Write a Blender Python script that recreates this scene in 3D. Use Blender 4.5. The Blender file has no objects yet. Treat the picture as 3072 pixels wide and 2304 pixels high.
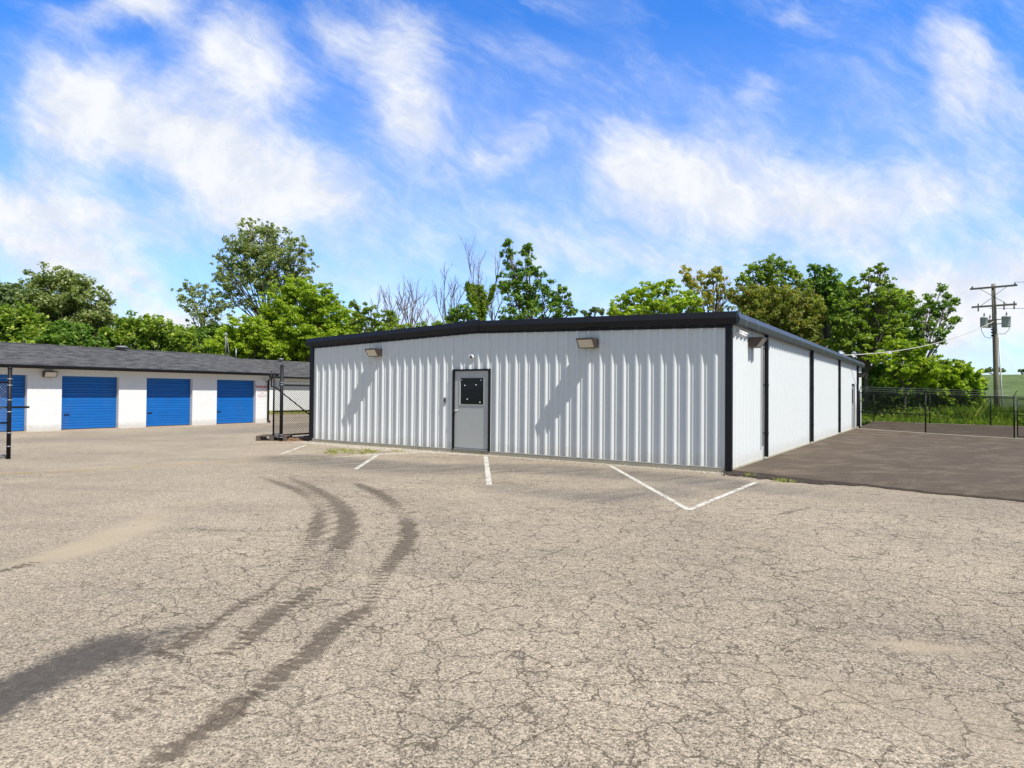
import bpy, bmesh, math, random
import numpy as np
from mathutils import Vector, Matrix
R = math.radians
random.seed(7); rng = np.random.default_rng(7)
S = bpy.context.scene
COL = S.collection

# ------------------------------------------------------------------ camera
CH = 1.65; F = 1917.0
p_, q_ = R(0.855), R(0.46)
F0 = Vector((0, math.cos(p_), math.sin(p_))); U0 = Vector((0, -math.sin(p_), math.cos(p_))); X0 = Vector((1, 0, 0))
CR = X0*math.cos(q_) + U0*math.sin(q_); CU = -X0*math.sin(q_) + U0*math.cos(q_)
cam = bpy.data.cameras.new("camera"); co = bpy.data.objects.new("camera", cam); COL.objects.link(co)
m = Matrix((( CR.x, CU.x, -F0.x, 0), (CR.y, CU.y, -F0.y, 0), (CR.z, CU.z, -F0.z, CH), (0, 0, 0, 1)))
co.matrix_world = m
cam.sensor_width = 36; cam.lens = F/3072*36; cam.clip_start = 0.1; cam.clip_end = 3000
S.camera = co
S.render.resolution_x = 1024; S.render.resolution_y = 768

# building frame: s along the long side (away), t along the front wall (to the left)
UX, UY = 0.5637, 0.8260
C0 = (4.633, 13.58); ANG = math.atan2(UY, UX)
SUN = Vector((-0.14*UX + 0.62*UY, -0.14*UY - 0.62*UX, 1.0)).normalized()
SUN_EL = math.asin(SUN.z)

# ------------------------------------------------------------------ world
w = bpy.data.worlds.new("World"); S.world = w; w.use_nodes = True
nt = w.node_tree; nt.nodes.clear()
class NB:
    """tiny node builder"""
    def __init__(s, nt): s.nt = nt
    def n(s, t, **k):
        nd = s.nt.nodes.new(t)
        for a, b in k.items(): setattr(nd, a, b)
        return nd
    def set(s, sock, v):
        if v is None: return
        if hasattr(v, 'is_linked') or isinstance(v, bpy.types.NodeSocket): s.nt.links.new(v, sock)
        else:
            try: sock.default_value = v
            except Exception: sock.default_value = tuple(v)
    def math(s, op, a, b=None, c=None, clamp=False):
        nd = s.n('ShaderNodeMath', operation=op); nd.use_clamp = clamp
        s.set(nd.inputs[0], a); s.set(nd.inputs[1], b); s.set(nd.inputs[2], c); return nd.outputs[0]
    def vmath(s, op, a, b=None, scale=None):
        nd = s.n('ShaderNodeVectorMath', operation=op)
        s.set(nd.inputs[0], a); s.set(nd.inputs[1], b)
        if scale is not None: s.set(nd.inputs['Scale'], scale)
        return nd.outputs['Value'] if op in ('LENGTH', 'DOT_PRODUCT', 'DISTANCE') else nd.outputs[0]
    def noise(s, vec, scale, detail=4, rough=.55, dist=0, out=0):
        nd = s.n('ShaderNodeTexNoise'); s.set(nd.inputs['Vector'], vec)
        nd.inputs['Scale'].default_value = scale; nd.inputs['Detail'].default_value = detail
        nd.inputs['Roughness'].default_value = rough; nd.inputs['Distortion'].default_value = dist
        return nd.outputs[out]
    def voro(s, vec, scale, feature='F1', out=0, rand=1):
        nd = s.n('ShaderNodeTexVoronoi', feature=feature); s.set(nd.inputs['Vector'], vec)
        nd.inputs['Scale'].default_value = scale; nd.inputs['Randomness'].default_value = rand
        return nd.outputs[out]
    def mapr(s, v, a, b, c=0, d=1, smooth=True):
        nd = s.n('ShaderNodeMapRange'); nd.clamp = True
        if smooth: nd.interpolation_type = 'SMOOTHSTEP'
        s.set(nd.inputs[0], v)
        for i, x in enumerate((a, b, c, d)): s.set(nd.inputs[i+1], x)
        return nd.outputs[0]
    def mix(s, f, a, b, mode='MIX'):
        nd = s.n('ShaderNodeMix', data_type='RGBA', blend_type=mode); nd.clamp_factor = True
        s.set(nd.inputs[0], f)
        s.set(nd.inputs[6], a if not isinstance(a, tuple) else (*a, 1)[:4]); s.set(nd.inputs[7], b if not isinstance(b, tuple) else (*b, 1)[:4])
        return nd.outputs[2]
    def comb(s, x, y, z):
        nd = s.n('ShaderNodeCombineXYZ'); s.set(nd.inputs[0], x); s.set(nd.inputs[1], y); s.set(nd.inputs[2], z); return nd.outputs[0]
    def sep(s, v):
        nd = s.n('ShaderNodeSeparateXYZ'); s.set(nd.inputs[0], v); return nd.outputs
    def mapping(s, v, loc=(0,0,0), rot=(0,0,0), sc=(1,1,1), typ='POINT'):
        if typ == 'POINT' and tuple(rot) != (0, 0, 0) and tuple(sc) != (1, 1, 1):
            v = s.mapping(v, rot=rot); rot = (0, 0, 0)
        nd = s.n('ShaderNodeMapping', vector_type=typ); s.set(nd.inputs[0], v)
        nd.inputs[1].default_value = loc; nd.inputs[2].default_value = rot; nd.inputs[3].default_value = sc
        return nd.outputs[0]
    def attr(s, name): 
        nd = s.n('ShaderNodeAttribute'); nd.attribute_name = name; return nd.outputs['Fac']

b = NB(nt)
sky = b.n('ShaderNodeTexSky', sky_type='NISHITA'); sky.sun_disc = False
sky.sun_elevation = SUN_EL; sky.sun_rotation = math.atan2(SUN.x, SUN.y)
sky.air_density = 1.0; sky.dust_density = 0.6; sky.ozone_density = 2.5; sky.altitude = 200
hs = b.n('ShaderNodeHueSaturation'); hs.inputs['Saturation'].default_value = 1.28; hs.inputs['Value'].default_value = 1.0
nt.links.new(sky.outputs[0], hs.inputs['Color'])
tc = b.n('ShaderNodeTexCoord'); sx, sy, sz = b.sep(tc.outputs['Generated'])
ym = b.math('MAXIMUM', sy, 0.25)
px = b.math('DIVIDE', sx, ym); pz = b.math('DIVIDE', sz, ym)
P2 = b.comb(px, pz, 0.0)
# warp so that blob edges turn into wisps
wn = b.noise(P2, 2.2, 5, .6, 0.0, 1)
wv = b.vmath('SCALE', b.vmath('SUBTRACT', wn, (0.5, 0.5, 0.5)), scale=0.17)
PW = b.vmath('ADD', P2, wv)
def blob(xd, yd, rx, ry, rot, amp):
    cx, cy = (xd-1106)/1380.3, (850-yd)/1380.3
    v = b.mapping(PW, (cx, cy, 0), (0, 0, R(rot)), (rx/1380.3, ry/1380.3, 1), 'TEXTURE')
    v2 = b.vmath('MULTIPLY', v, (1, 1, 0))
    l = b.vmath('LENGTH', v2)
    return b.math('MULTIPLY', b.mapr(l, 1.25, 0.1), amp)
blobs = [(230, 40, 170, 55, 10, .9), (170, 245, 190, 140, -25, .95), (520, 150, 200, 130, -38, .95), (420, 300, 400, 125, -22, .9), (850, 110, 120, 130, -60, .75),
         (870, 270, 110, 100, -60, .85), (720, 80, 110, 60, -40, .6), (560, 430, 340, 110, 4, .72), (90, 470, 300, 130, -15, .85), (200, 590, 240, 90, -10, .75),
         (1430, 375, 220, 100, -18, .95), (1660, 400, 340, 120, -8, .92), (1420, 270, 70, 60, -50, .4), (1950, 440, 260, 100, 10, .7), (2070, 110, 150, 95, -55, .9), (2060, 230, 110, 90, -60, .6),
         (1640, 190, 60, 60, -30, .4), (1690, 20, 50, 30, 0, .45), (2180, 330, 90, 260, 0, .42), (1060, 330, 200, 60, 20, .45), (1150, 480, 900, 110, 0, .25), (1500, 560, 500, 80, 0, .3),
         (2100, 640, 340, 150, 0, .85), (300, 740, 500, 120, 0, .6), (1100, 800, 1400, 130, 0, .55)]
tot = None
for q in blobs:
    o = blob(*q); tot = o if tot is None else b.math('MAXIMUM', tot, b.math('MULTIPLY', o, 1.0)) if False else b.math('SUBTRACT', 1.0, b.math('MULTIPLY', b.math('SUBTRACT', 1.0, tot), b.math('SUBTRACT', 1.0, o)))
st1 = b.noise(b.mapping(PW, rot=(0, 0, R(32)), sc=(.8, 2.4, 1)), 3.6, 10, .64, .35)
st2 = b.noise(PW, 13.0, 8, .6, .2)
st3 = b.noise(b.mapping(PW, rot=(0, 0, R(28)), sc=(.8, 3.0, 1)), 9.0, 10, .70, .5)
fb = b.math('ADD', b.math('ADD', b.math('MULTIPLY', st1, .45), b.math('MULTIPLY', st2, .18)), b.math('MULTIPLY', st3, .37))
dens = b.mapr(b.math('ADD', b.math('MULTIPLY', tot, .80), b.math('MULTIPLY', b.math('SUBTRACT', fb, .5), 2.1)), -.10, 1.02)
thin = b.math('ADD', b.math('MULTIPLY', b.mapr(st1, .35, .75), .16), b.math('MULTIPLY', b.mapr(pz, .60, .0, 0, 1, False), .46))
cover = b.math('MINIMUM', b.math('ADD', b.math('MULTIPLY', dens, .93), thin), 1.0)
cover = b.math('MULTIPLY', cover, b.mapr(sz, -.02, .02))
ccol = b.mix(b.mapr(st2, .35, .65), (6.6, 7.1, 8.2), (8.2, 8.4, 8.8))
skyc = b.mix(cover, b.mix(1.0, hs.outputs[0], (1.28, 1.82, 2.5), 'MULTIPLY'), ccol)
fill_veil = b.math('MULTIPLY', b.math('MAXIMUM', b.mapr(sz, .56, .75), b.mapr(sy, .22, -.1)), .85)  # cloud cover added overhead and behind camera, out of view, to whiten the fill
skyc = b.mix(fill_veil, skyc, b.mix(st1, (1.5, 2.0, 2.7), (2.9, 3.3, 3.8)))
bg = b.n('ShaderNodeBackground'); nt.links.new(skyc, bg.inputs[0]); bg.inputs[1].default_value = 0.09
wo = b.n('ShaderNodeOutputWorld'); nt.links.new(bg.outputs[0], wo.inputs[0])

sl = bpy.data.lights.new("sun", 'SUN'); sl.energy = 4.6; sl.angle = R(0.5); sl.color = (1, .955, .885)
so = bpy.data.objects.new("sun", sl); COL.objects.link(so); so.rotation_euler = SUN.to_track_quat('Z', 'Y').to_euler(); so.location = (20, -20, 40)
S.view_settings.view_transform = 'Standard'; S.view_settings.look = 'None'; S.view_settings.exposure = 0.35; S.view_settings.gamma = 1
S.render.engine = 'CYCLES'
S.cycles.transparent_max_bounces = 16; S.cycles.max_bounces = 7

# ------------------------------------------------------------------ helpers
def W(s, t, z=0.0): return Vector((C0[0] + UX*s - UY*t, C0[1] + UY*s + UX*t, z))
def to_st(x, y):
    dx, dy = x-C0[0], y-C0[1]; return dx*UX + dy*UY, -dx*UY + dy*UX
def ray(xs, ys):
    return (CR*((xs-1536)/F) + CU*((1152-ys)/F) + F0)
def G(xs, ys, z=0.0):            # photograph point (full size) -> point on the plane at height z
    d = ray(xs, ys); k = (z-CH)/d.z; return Vector((d.x*k, d.y*k, z))
def D(xd, yd, depth):            # reduced photograph point -> point at a given distance
    d = ray(xd*1.38879, yd*1.38879); k = depth/d.y; return Vector((d.x*k, depth, CH + d.z*k))
def GD(xd, yd, z=0.0): return G(xd*1.38879, yd*1.38879, z)
def s_on(xs, t):                 # photograph column -> s on the vertical plane t = const
    k = (xs-1536)/F
    return (k*(C0[1]+UX*t) - (C0[0]-UY*t)) / (UX - k*UY)

def setp(o, label=None, cat=None, group=None, kind=None):
    if label: o['label'] = label
    if cat: o['category'] = cat
    if group: o['group'] = group
    if kind: o['kind'] = kind
    return o
def empty(name, loc=(0,0,0), rz=0, **k):
    o = bpy.data.objects.new(name, None); COL.objects.link(o); o.location = loc; o.rotation_euler = (0, 0, rz)
    o.empty_display_size = .3
    return setp(o, **k)
def copy_tree(o, parent=None):
    c = o.copy(); COL.objects.link(c)
    if parent is not None: c.parent = parent
    for ch in list(o.children): copy_tree(ch, c)
    return c
class MB:
    def __init__(s): s.v = []; s.f = []; s.sm = []
    def add(s, vs, fs, smooth=False):
        k = len(s.v); s.v += [tuple(v) for v in vs]; s.f += [tuple(i+k for i in f) for f in fs]; s.sm += [smooth]*len(fs); return s
    def box(s, x0, y0, z0, x1, y1, z1):
        x0, x1 = sorted((x0, x1)); y0, y1 = sorted((y0, y1)); z0, z1 = sorted((z0, z1))
        vs = [(x0,y0,z0),(x1,y0,z0),(x1,y1,z0),(x0,y1,z0),(x0,y0,z1),(x1,y0,z1),(x1,y1,z1),(x0,y1,z1)]
        return s.add(vs, [(0,3,2,1),(4,5,6,7),(0,1,5,4),(1,2,6,5),(2,3,7,6),(3,0,4,7)])
    def tube(s, pts, rad, n=8, cap=True, smooth=True):
        pts = [Vector(p) for p in pts]; rads = rad if isinstance(rad, (list, tuple)) else [rad]*len(pts)
        vs = []; prev = None
        for i, p in enumerate(pts):
            a = pts[max(i-1, 0)]; c = pts[min(i+1, len(pts)-1)]; d = (c-a)
            if d.length < 1e-9: d = Vector((0,0,1))
            d.normalize()
            if prev is None: x = d.orthogonal().normalized()
            else:
                x = prev - d*prev.dot(d)
                x = x.normalized() if x.length > 1e-6 else d.orthogonal().normalized()
            prev = x; y = d.cross(x)
            for j in range(n):
                th = 2*math.pi*j/n; vs.append(p + (x*math.cos(th) + y*math.sin(th))*rads[i])
        fs = [(i*n+j, i*n+(j+1)%n, (i+1)*n+(j+1)%n, (i+1)*n+j) for i in range(len(pts)-1) for j in range(n)]
        s.add(vs, fs, smooth)
        if cap:
            k = len(s.v)-len(vs)
            s.f.append(tuple(k+j for j in reversed(range(n)))); s.sm.append(False)
            s.f.append(tuple(k+(len(pts)-1)*n+j for j in range(n))); s.sm.append(False)
        return s
    def lathe(s, prof, c=(0,0,0), n=20, axis='z', smooth=True):
        vs = []; fs = []
        for r, h in prof:
            for j in range(n):
                th = 2*math.pi*j/n; a, d = r*math.cos(th), r*math.sin(th)
                p = (a, d, h) if axis == 'z' else ((h, a, d) if axis == 'x' else (a, h, d))
                vs.append((p[0]+c[0], p[1]+c[1], p[2]+c[2]))
        m_ = len(prof)
        for i in range(m_-1):
            for j in range(n): fs.append((i*n+j, i*n+(j+1)%n, (i+1)*n+(j+1)%n, (i+1)*n+j))
        s.add(vs, fs, smooth); return s
    def extrude(s, prof, place, a, c, caps=True):
        """prof: list of 2d points; place(along, p) -> 3d"""
        n = len(prof)
        vs = [place(a, p) for p in prof] + [place(c, p) for p in prof]
        fs = [(j, (j+1)%n, n+(j+1)%n, n+j) for j in range(n)]
        if caps: fs += [tuple(reversed(range(n))), tuple(range(n, 2*n))]
        return s.add(vs, fs)
    def build(s, name, mat, parent=None, loc=None, rz=None, bevel=0, fixn=True, **k):
        me = bpy.data.meshes.new(name); me.from_pydata(s.v, [], s.f); me.polygons.foreach_set('use_smooth', s.sm)
        if fixn:
            bm = bmesh.new(); bm.from_mesh(me); bmesh.ops.recalc_face_normals(bm, faces=bm.faces); bm.to_mesh(me); bm.free()
        me.materials.append(mat); me.update()
        o = bpy.data.objects.new(name, me); COL.objects.link(o)
        if parent is not None: o.parent = parent
        if loc is not None: o.location = loc
        if rz is not None: o.rotation_euler = (0, 0, rz)
        if bevel:
            md = o.modifiers.new('bevel', 'BEVEL'); md.width = bevel; md.segments = 2; md.limit_method = 'ANGLE'
        return setp(o, **k)

# ------------------------------------------------------------------ materials
def newmat(name):
    m_ = bpy.data.materials.new(name); m_.use_nodes = True; nt_ = m_.node_tree; nt_.nodes.clear()
    b_ = NB(nt_); out = b_.n('ShaderNodeOutputMaterial'); pr = b_.n('ShaderNodeBsdfPrincipled')
    nt_.links.new(pr.outputs[0], out.inputs[0])
    return m_, b_, pr, out
def bump(b_, pr, h, strength=.3, dist=.01):
    nd = b_.n('ShaderNodeBump'); nd.inputs['Strength'].default_value = strength; nd.inputs['Distance'].default_value = dist
    b_.set(nd.inputs['Height'], h); b_.nt.links.new(nd.outputs[0], pr.inputs['Normal'])
def objco(b_): return b_.n('ShaderNodeTexCoord').outputs['Object']
def simple(name, col, rough=.5, metal=0, var=.12, scale=6, bmp=0, spec=.5, dirt=None):
    m_, b_, pr, _ = newmat(name); v = objco(b_)
    n1 = b_.noise(v, scale, 5, .6)
    lo = tuple(c*(1-var) for c in col); hi = tuple(min(1, c*(1+var)) for c in col)
    c = b_.mix(n1, lo, hi)
    if dirt:
        c = b_.mix(b_.math('MULTIPLY', b_.mapr(b_.noise(b_.mapping(v, sc=(1, 1, .35)), scale*.6, 6, .65), .52, .75), dirt[3]), c, tuple(dirt[:3]))
    b_.set(pr.inputs['Base Color'], c)
    b_.set(pr.inputs['Roughness'], b_.mapr(n1, 0, 1, max(0, rough-.07), min(1, rough+.07)))
    pr.inputs['Metallic'].default_value = metal; pr.inputs['Specular IOR Level'].default_value = spec
    if bmp: bump(b_, pr, b_.noise(v, scale*6, 4, .6), bmp, .004)
    return m_
M = {}
M['black'] = simple('black_powder_coat', (.010, .010, .012), .5, var=.3, scale=3, spec=.25)
M['darktrim'] = simple('black_painted_steel', (.010, .0105, .014), .45, var=.2, scale=1.5, spec=.3)
M['bronze'] = simple('bronze_housing', (.055, .038, .03), .4, var=.2, scale=9)
M['lens'] = simple('lamp_glass_cover', (.62, .58, .48), .22, var=.08, scale=12)
M['whiteplastic'] = simple('white_plastic', (.78, .78, .77), .35, var=.04, scale=12)
M['chrome'] = simple('satin_steel', (.55, .55, .54), .3, metal=1, var=.1, scale=10)
M['galv'] = simple('galvanized_steel', (.36, .38, .4), .5, metal=.6, var=.18, scale=14)
M['glass_dark'] = simple('dark_glass', (.008, .009, .012), .08, var=.3, scale=2)
M['concrete'] = simple('concrete', (.40, .37, .28), .9, var=.22, scale=4, bmp=.3, dirt=(.12, .11, .07, .6))
M['doorgrey'] = simple('grey_door_paint', (.48, .50, .485), .5, var=.05, scale=3)
M['pallet'] = simple('weathered_pallet_wood', (.11, .085, .07), .85, var=.35, scale=20, bmp=.4)
M['rust'] = simple('rusty_soil', (.26, .15, .085), .95, var=.35, scale=18, bmp=.5)
M['rubber'] = simple('black_rubber', (.02, .02, .02), .6, var=.2)
M['ventgrey'] = simple('pipe_vent', (.2, .2, .2), .5, var=.2)
M['transformer'] = simple('grey_transformer_paint', (.5, .53, .53), .4, var=.1, scale=5)
M['cable'] = simple('pale_cable', (.5, .48, .42), .6, var=.2)
M['darkcable'] = simple('dark_cable', (.05, .05, .055), .6, var=.2)
M['upright_tube'] = simple('pale_conduit', (.72, .72, .7), .45, var=.05)

def panel_mat(name, col):
    m_, b_, pr, _ = newmat(name); v = objco(b_)
    c = b_.mix(b_.noise(v, .8, 3), tuple(x*.95 for x in col), col)
    x, y, z = b_.sep(v)
    # splash dust low on the sheet with its own ragged shape, faint vertical run marks
    low = b_.math('MULTIPLY', b_.mapr(b_.math('ADD', z, b_.math('MULTIPLY', b_.noise(v, 5, 5), -.35)), .26, -.05), .35)
    c = b_.mix(low, c, (.5, .47, .4))
    runs = b_.noise(b_.mapping(v, sc=(9, 9, .35)), 2.5, 5, .6)
    c = b_.mix(b_.math('MULTIPLY', b_.mapr(runs, .55, .8), .16), c, (.47, .46, .43))
    b_.set(pr.inputs['Base Color'], c); pr.inputs['Roughness'].default_value = .36
    # oil canning
    bump(b_, pr, b_.noise(b_.mapping(v, sc=(1, 1, .5)), 2.2, 2), .12, .02)
    return m_
M['panel'] = panel_mat('white_steel_panel', (.75, .785, .785))
M['eavewhite'] = simple('white_eave_trim', (.68, .67, .64), .5, var=.05)

def block_mat():
    m_, b_, pr, _ = newmat('painted_block'); v = objco(b_)
    x, y, z = b_.sep(v)
    br = b_.n('ShaderNodeTexBrick'); b_.set(br.inputs['Vector'], b_.comb(b_.math('ADD', x, y), z, 0)); br.inputs['Scale'].default_value = 1
    br.inputs['Brick Width'].default_value = .406; br.inputs['Row Height'].default_value = .203; br.inputs['Mortar Size'].default_value = .008; br.inputs['Mortar Smooth'].default_value = .5
    br.inputs['Color1'].default_value = (.76, .765, .75, 1); br.inputs['Color2'].default_value = (.745, .75, .735, 1); br.inputs['Mortar'].default_value = (.70, .705, .69, 1)
    c = b_.mix(b_.math('MULTIPLY', b_.mapr(b_.noise(v, 3, 6, .65), .5, .8), .25), br.outputs[0], (.55, .54, .49))
    low = b_.math('MULTIPLY', b_.mapr(b_.math('ADD', z, b_.math('MULTIPLY', b_.noise(v, 6, 5), -.3)), .2, -.06), .5)
    c = b_.mix(low, c, (.42, .38, .31))
    b_.set(pr.inputs['Base Color'], c); pr.inputs['Roughness'].default_value = .75
    bump(b_, pr, b_.math('SUBTRACT', b_.math('MULTIPLY', b_.noise(v, 60, 4), .3), br.outputs['Fac']), .35, .006)
    return m_
M['block'] = block_mat()
def shingle_mat():
    m_, b_, pr, _ = newmat('asphalt_shingles'); v = objco(b_)
    x, y, z = b_.sep(v)
    br = b_.n('ShaderNodeTexBrick'); b_.set(br.inputs['Vector'], b_.comb(x, y, 0)); br.inputs['Scale'].default_value = 1
    br.inputs['Brick Width'].default_value = .32; br.inputs['Row Height'].default_value = .14; br.inputs['Mortar Size'].default_value = .012; br.offset_frequency = 2; br.offset = .37
    br.inputs['Color1'].default_value = (.040, .040, .042, 1); br.inputs['Color2'].default_value = (.135, .133, .130, 1); br.inputs['Mortar'].default_value = (.035, .035, .036, 1)
    c = b_.mix(b_.noise(b_.mapping(v, sc=(1, 3.2, 1)), 2.2, 7, .7), (.6, .6, .6), (1.5, 1.48, 1.45))
    c = b_.mix(1.0, br.outputs[0], c, 'MULTIPLY')
    b_.set(pr.inputs['Base Color'], c); pr.inputs['Roughness'].default_value = .93; pr.inputs['Specular IOR Level'].default_value = .2
    bump(b_, pr, b_.math('ADD', b_.math('MULTIPLY', br.outputs['Fac'], -1), b_.math('MULTIPLY', b_.noise(v, 70, 3), .5)), .5, .01)
    return m_
M['shingle'] = shingle_mat()
M['latch'] = simple('latch_dark', (.01, .03, .09), .4)
M['apron'] = simple('tan_concrete', (.42, .31, .2), .9, var=.2, bmp=.3)
M['blue'] = simple('blue_door_paint', (.001, .125, .44), .42, var=.14, scale=2.2, dirt=(.05, .12, .3, .5))

def attr_mix_white(name, col, chip=.5):
    m_, b_, pr, out = newmat(name); v = b_.n('ShaderNodeNewGeometry').outputs['Position']
    n1 = b_.noise(v, 22, 7, .7); n2 = b_.noise(v, 3.5, 4, .6)
    fac = b_.mapr(b_.math('ADD', n1, b_.math('MULTIPLY', n2, .55)), chip-.05, chip+.05)
    b_.set(pr.inputs['Base Color'], b_.mix(n2, tuple(c*.86 for c in col), col)); pr.inputs['Roughness'].default_value = .8
    tr = b_.n('ShaderNodeBsdfTransparent'); mx = b_.n('ShaderNodeMixShader')
    b_.set(mx.inputs[0], fac); m_.node_tree.links.new(tr.outputs[0], mx.inputs[1]); m_.node_tree.links.new(pr.outputs[0], mx.inputs[2])
    m_.node_tree.links.new(mx.outputs[0], out.inputs[0]); return m_
M['linepaint'] = attr_mix_white('white_line_paint', (.60, .57, .49), .70)
M['yellowpaint'] = attr_mix_white('faded_yellow_line_paint', (.52, .38, .07), .80)

def lot_mat():
    m_, b_, pr, _ = newmat('aged_asphalt'); v = b_.n('ShaderNodeNewGeometry').outputs['Position']
    a_tyre, a_tread, a_dark, a_sand, a_grav, a_new, a_crk, a_rust = [b_.attr(x) for x in ('tyre', 'tread', 'dark', 'sand', 'gravel', 'newer', 'crack', 'rust')]
    big = b_.noise(v, .35, 6, .6, .3); mid = b_.noise(v, 2.1, 7, .65); fin = b_.noise(v, 14, 6, .7)
    c = b_.mix(b_.mapr(big, .3, .7), (.29, .243, .183), (.37, .311, .232))
    c = b_.mix(b_.math('MULTIPLY', b_.mapr(mid, .5, .72), .45), c, (.235, .20, .153))
    c = b_.mix(b_.math('MULTIPLY', b_.mapr(b_.noise(v, .9, 5, .6), .52, .7), .3), c, (.38, .318, .225))
    # greyer, tighter asphalt in the bays
    newc = b_.mix(b_.mapr(b_.noise(b_.mapping(v, rot=(0, 0, -R(34)), sc=(.5, 2.2, 1)), 1.6, 7, .7), .35, .68), (.125, .112, .096), (.245, .212, .170))
    c = b_.mix(b_.math('MULTIPLY', b_.mapr(b_.noise(b_.mapping(v, rot=(0, 0, R(8)), sc=(.35, 1.3, 1)), .9, 6, .7), .50, .66), .32), c, (.19, .163, .128))
    c = b_.mix(b_.math('MULTIPLY', a_new, .9), c, newc)
    # aggregate
    ag = b_.n('ShaderNodeTexVoronoi'); b_.set(ag.inputs['Vector'], v); ag.inputs['Scale'].default_value = 78
    agv = b_.sep(ag.outputs['Color'])[0]
    ag2 = b_.sep(b_.voro(v, 150, out=1))[1]
    spk = b_.math('ADD', b_.math('MULTIPLY', b_.math('SUBTRACT', agv, .5), .85), b_.math('MULTIPLY', b_.math('SUBTRACT', ag2, .5), .8))
    spk = b_.math('ADD', spk, b_.math('MULTIPLY', b_.math('SUBTRACT', fin, .5), .8))
    spk = b_.math('MULTIPLY', spk, b_.mapr(a_sand, 0, 1, 1, .25))
    f_ = b_.math('ADD', 1.0, spk)
    c = b_.mix(1.0, c, b_.comb(f_, b_.math('MULTIPLY', f_, .995), b_.math('MULTIPLY', f_, .98)), 'MULTIPLY')
    pits = b_.mapr(b_.noise(v, 60, 5, .8), .57, .64)
    c = b_.mix(b_.math('MULTIPLY', pits, .7), c, (.12, .10, .08))
    # sand drifts
    sf = b_.math('MULTIPLY', b_.mapr(b_.math('ADD', a_sand, b_.math('MULTIPLY', b_.math('SUBTRACT', mid, .5), 1.4)), .25, 1.2), .55)
    c = b_.mix(sf, c, (.45, .365, .24))
    # gravel verge
    gv = b_.voro(v, 34, out=1)
    gcol = b_.mix(b_.sep(gv)[0], (.27, .23, .18), (.60, .54, .45))
    gf = b_.mapr(b_.math('ADD', a_grav, b_.math('MULTIPLY', b_.math('SUBTRACT', fin, .5), .8)), .40, .62)
    c = b_.mix(gf, c, gcol)
    rf = b_.math('MULTIPLY', b_.mapr(b_.math('ADD', a_rust, b_.math('MULTIPLY', b_.math('SUBTRACT', mid, .5), 1.2)), .35, .8), .75)
    c = b_.mix(rf, c, (.30, .17, .095))
    # dark oil stain, tyre marks with tread bars
    df = b_.math('MULTIPLY', b_.mapr(b_.math('ADD', b_.math('MULTIPLY', a_dark, .74), b_.math('MULTIPLY', b_.math('SUBTRACT', b_.noise(v, 12, 9, .82), .5), 1.7)), .24, .66), .93)
    c = b_.mix(df, c, b_.mix(fin, (.035, .031, .028), (.11, .097, .084)))
    tn = b_.math('ADD', b_.math('MULTIPLY', a_tyre, .82), b_.math('MULTIPLY', b_.math('SUBTRACT', b_.noise(v, 15, 8, .82), .5), 1.9))
    tn = b_.math('ADD', tn, b_.math('MULTIPLY', b_.math('SINE', b_.math('MULTIPLY', b_.math('ADD', a_tread, b_.math('MULTIPLY', mid, .12)), 70.0)), .17))
    tf = b_.math('MULTIPLY', b_.mapr(tn, .40, .68), b_.math('MULTIPLY', b_.mapr(a_tyre, .0, .25), .8))
    c = b_.mix(tf, c, (.095, .073, .052))
    # cracks
    wv_ = b_.vmath('ADD', v, b_.vmath('SCALE', b_.vmath('SUBTRACT', b_.noise(v, 3.0, 5, .65, 0, 1), (.5, .5, .5)), scale=.26))
    wf = b_.vmath('ADD', wv_, b_.vmath('SCALE', b_.vmath('SUBTRACT', b_.noise(v, 16, 4, .7, 0, 1), (.5, .5, .5)), scale=.035))
    e1 = b_.voro(b_.mapping(wf, rot=(0, 0, .5), sc=(1, 1.25, 1)), 3.2, 'DISTANCE_TO_EDGE'); e2 = b_.voro(wf, 8.0, 'DISTANCE_TO_EDGE')
    patch = b_.mapr(b_.noise(v, .55, 5, .65), .38, .56)
    cm = b_.math('MULTIPLY', a_crk, b_.mapr(patch, 0, 1, .35, 1, False))
    vr = b_.noise(v, 5.0, 4, .6)
    k1 = b_.math('MULTIPLY', b_.mapr(b_.math('DIVIDE', e1, b_.mapr(vr, .3, .7, .006, .024, False)), .6, 1.3, 1, 0), b_.mapr(cm, .08, .45))
    k2 = b_.math('MULTIPLY', b_.mapr(b_.math('DIVIDE', e2, b_.mapr(vr, .72, .35, .008, .024, False)), .5, 1.3, 1, 0), b_.math('MULTIPLY', b_.mapr(cm, .25, .7), b_.mapr(b_.noise(v, 2.3, 4), .38, .55)))
    k = b_.math('MAXIMUM', b_.math('MULTIPLY', k1, .74), b_.math('MULTIPLY', k2, .55))
    k = b_.math('MULTIPLY', k, b_.mapr(b_.math('ADD', a_sand, a_grav), .5, .9, 1, 0))
    c = b_.mix(k, c, (.075, .057, .040))
    b_.set(pr.inputs['Base Color'], c); pr.inputs['Roughness'].default_value = .93; pr.inputs['Specular IOR Level'].default_value = .25
    h = b_.math('ADD', b_.math('MULTIPLY', ag.outputs[0], -.6), b_.math('MULTIPLY', fin, .8))
    h = b_.math('SUBTRACT', b_.math('SUBTRACT', h, b_.math('MULTIPLY', k, 1.6)), b_.math('MULTIPLY', pits, .5))
    bump(b_, pr, h, .55, .012)
    return m_
M['lot'] = lot_mat()

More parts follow.
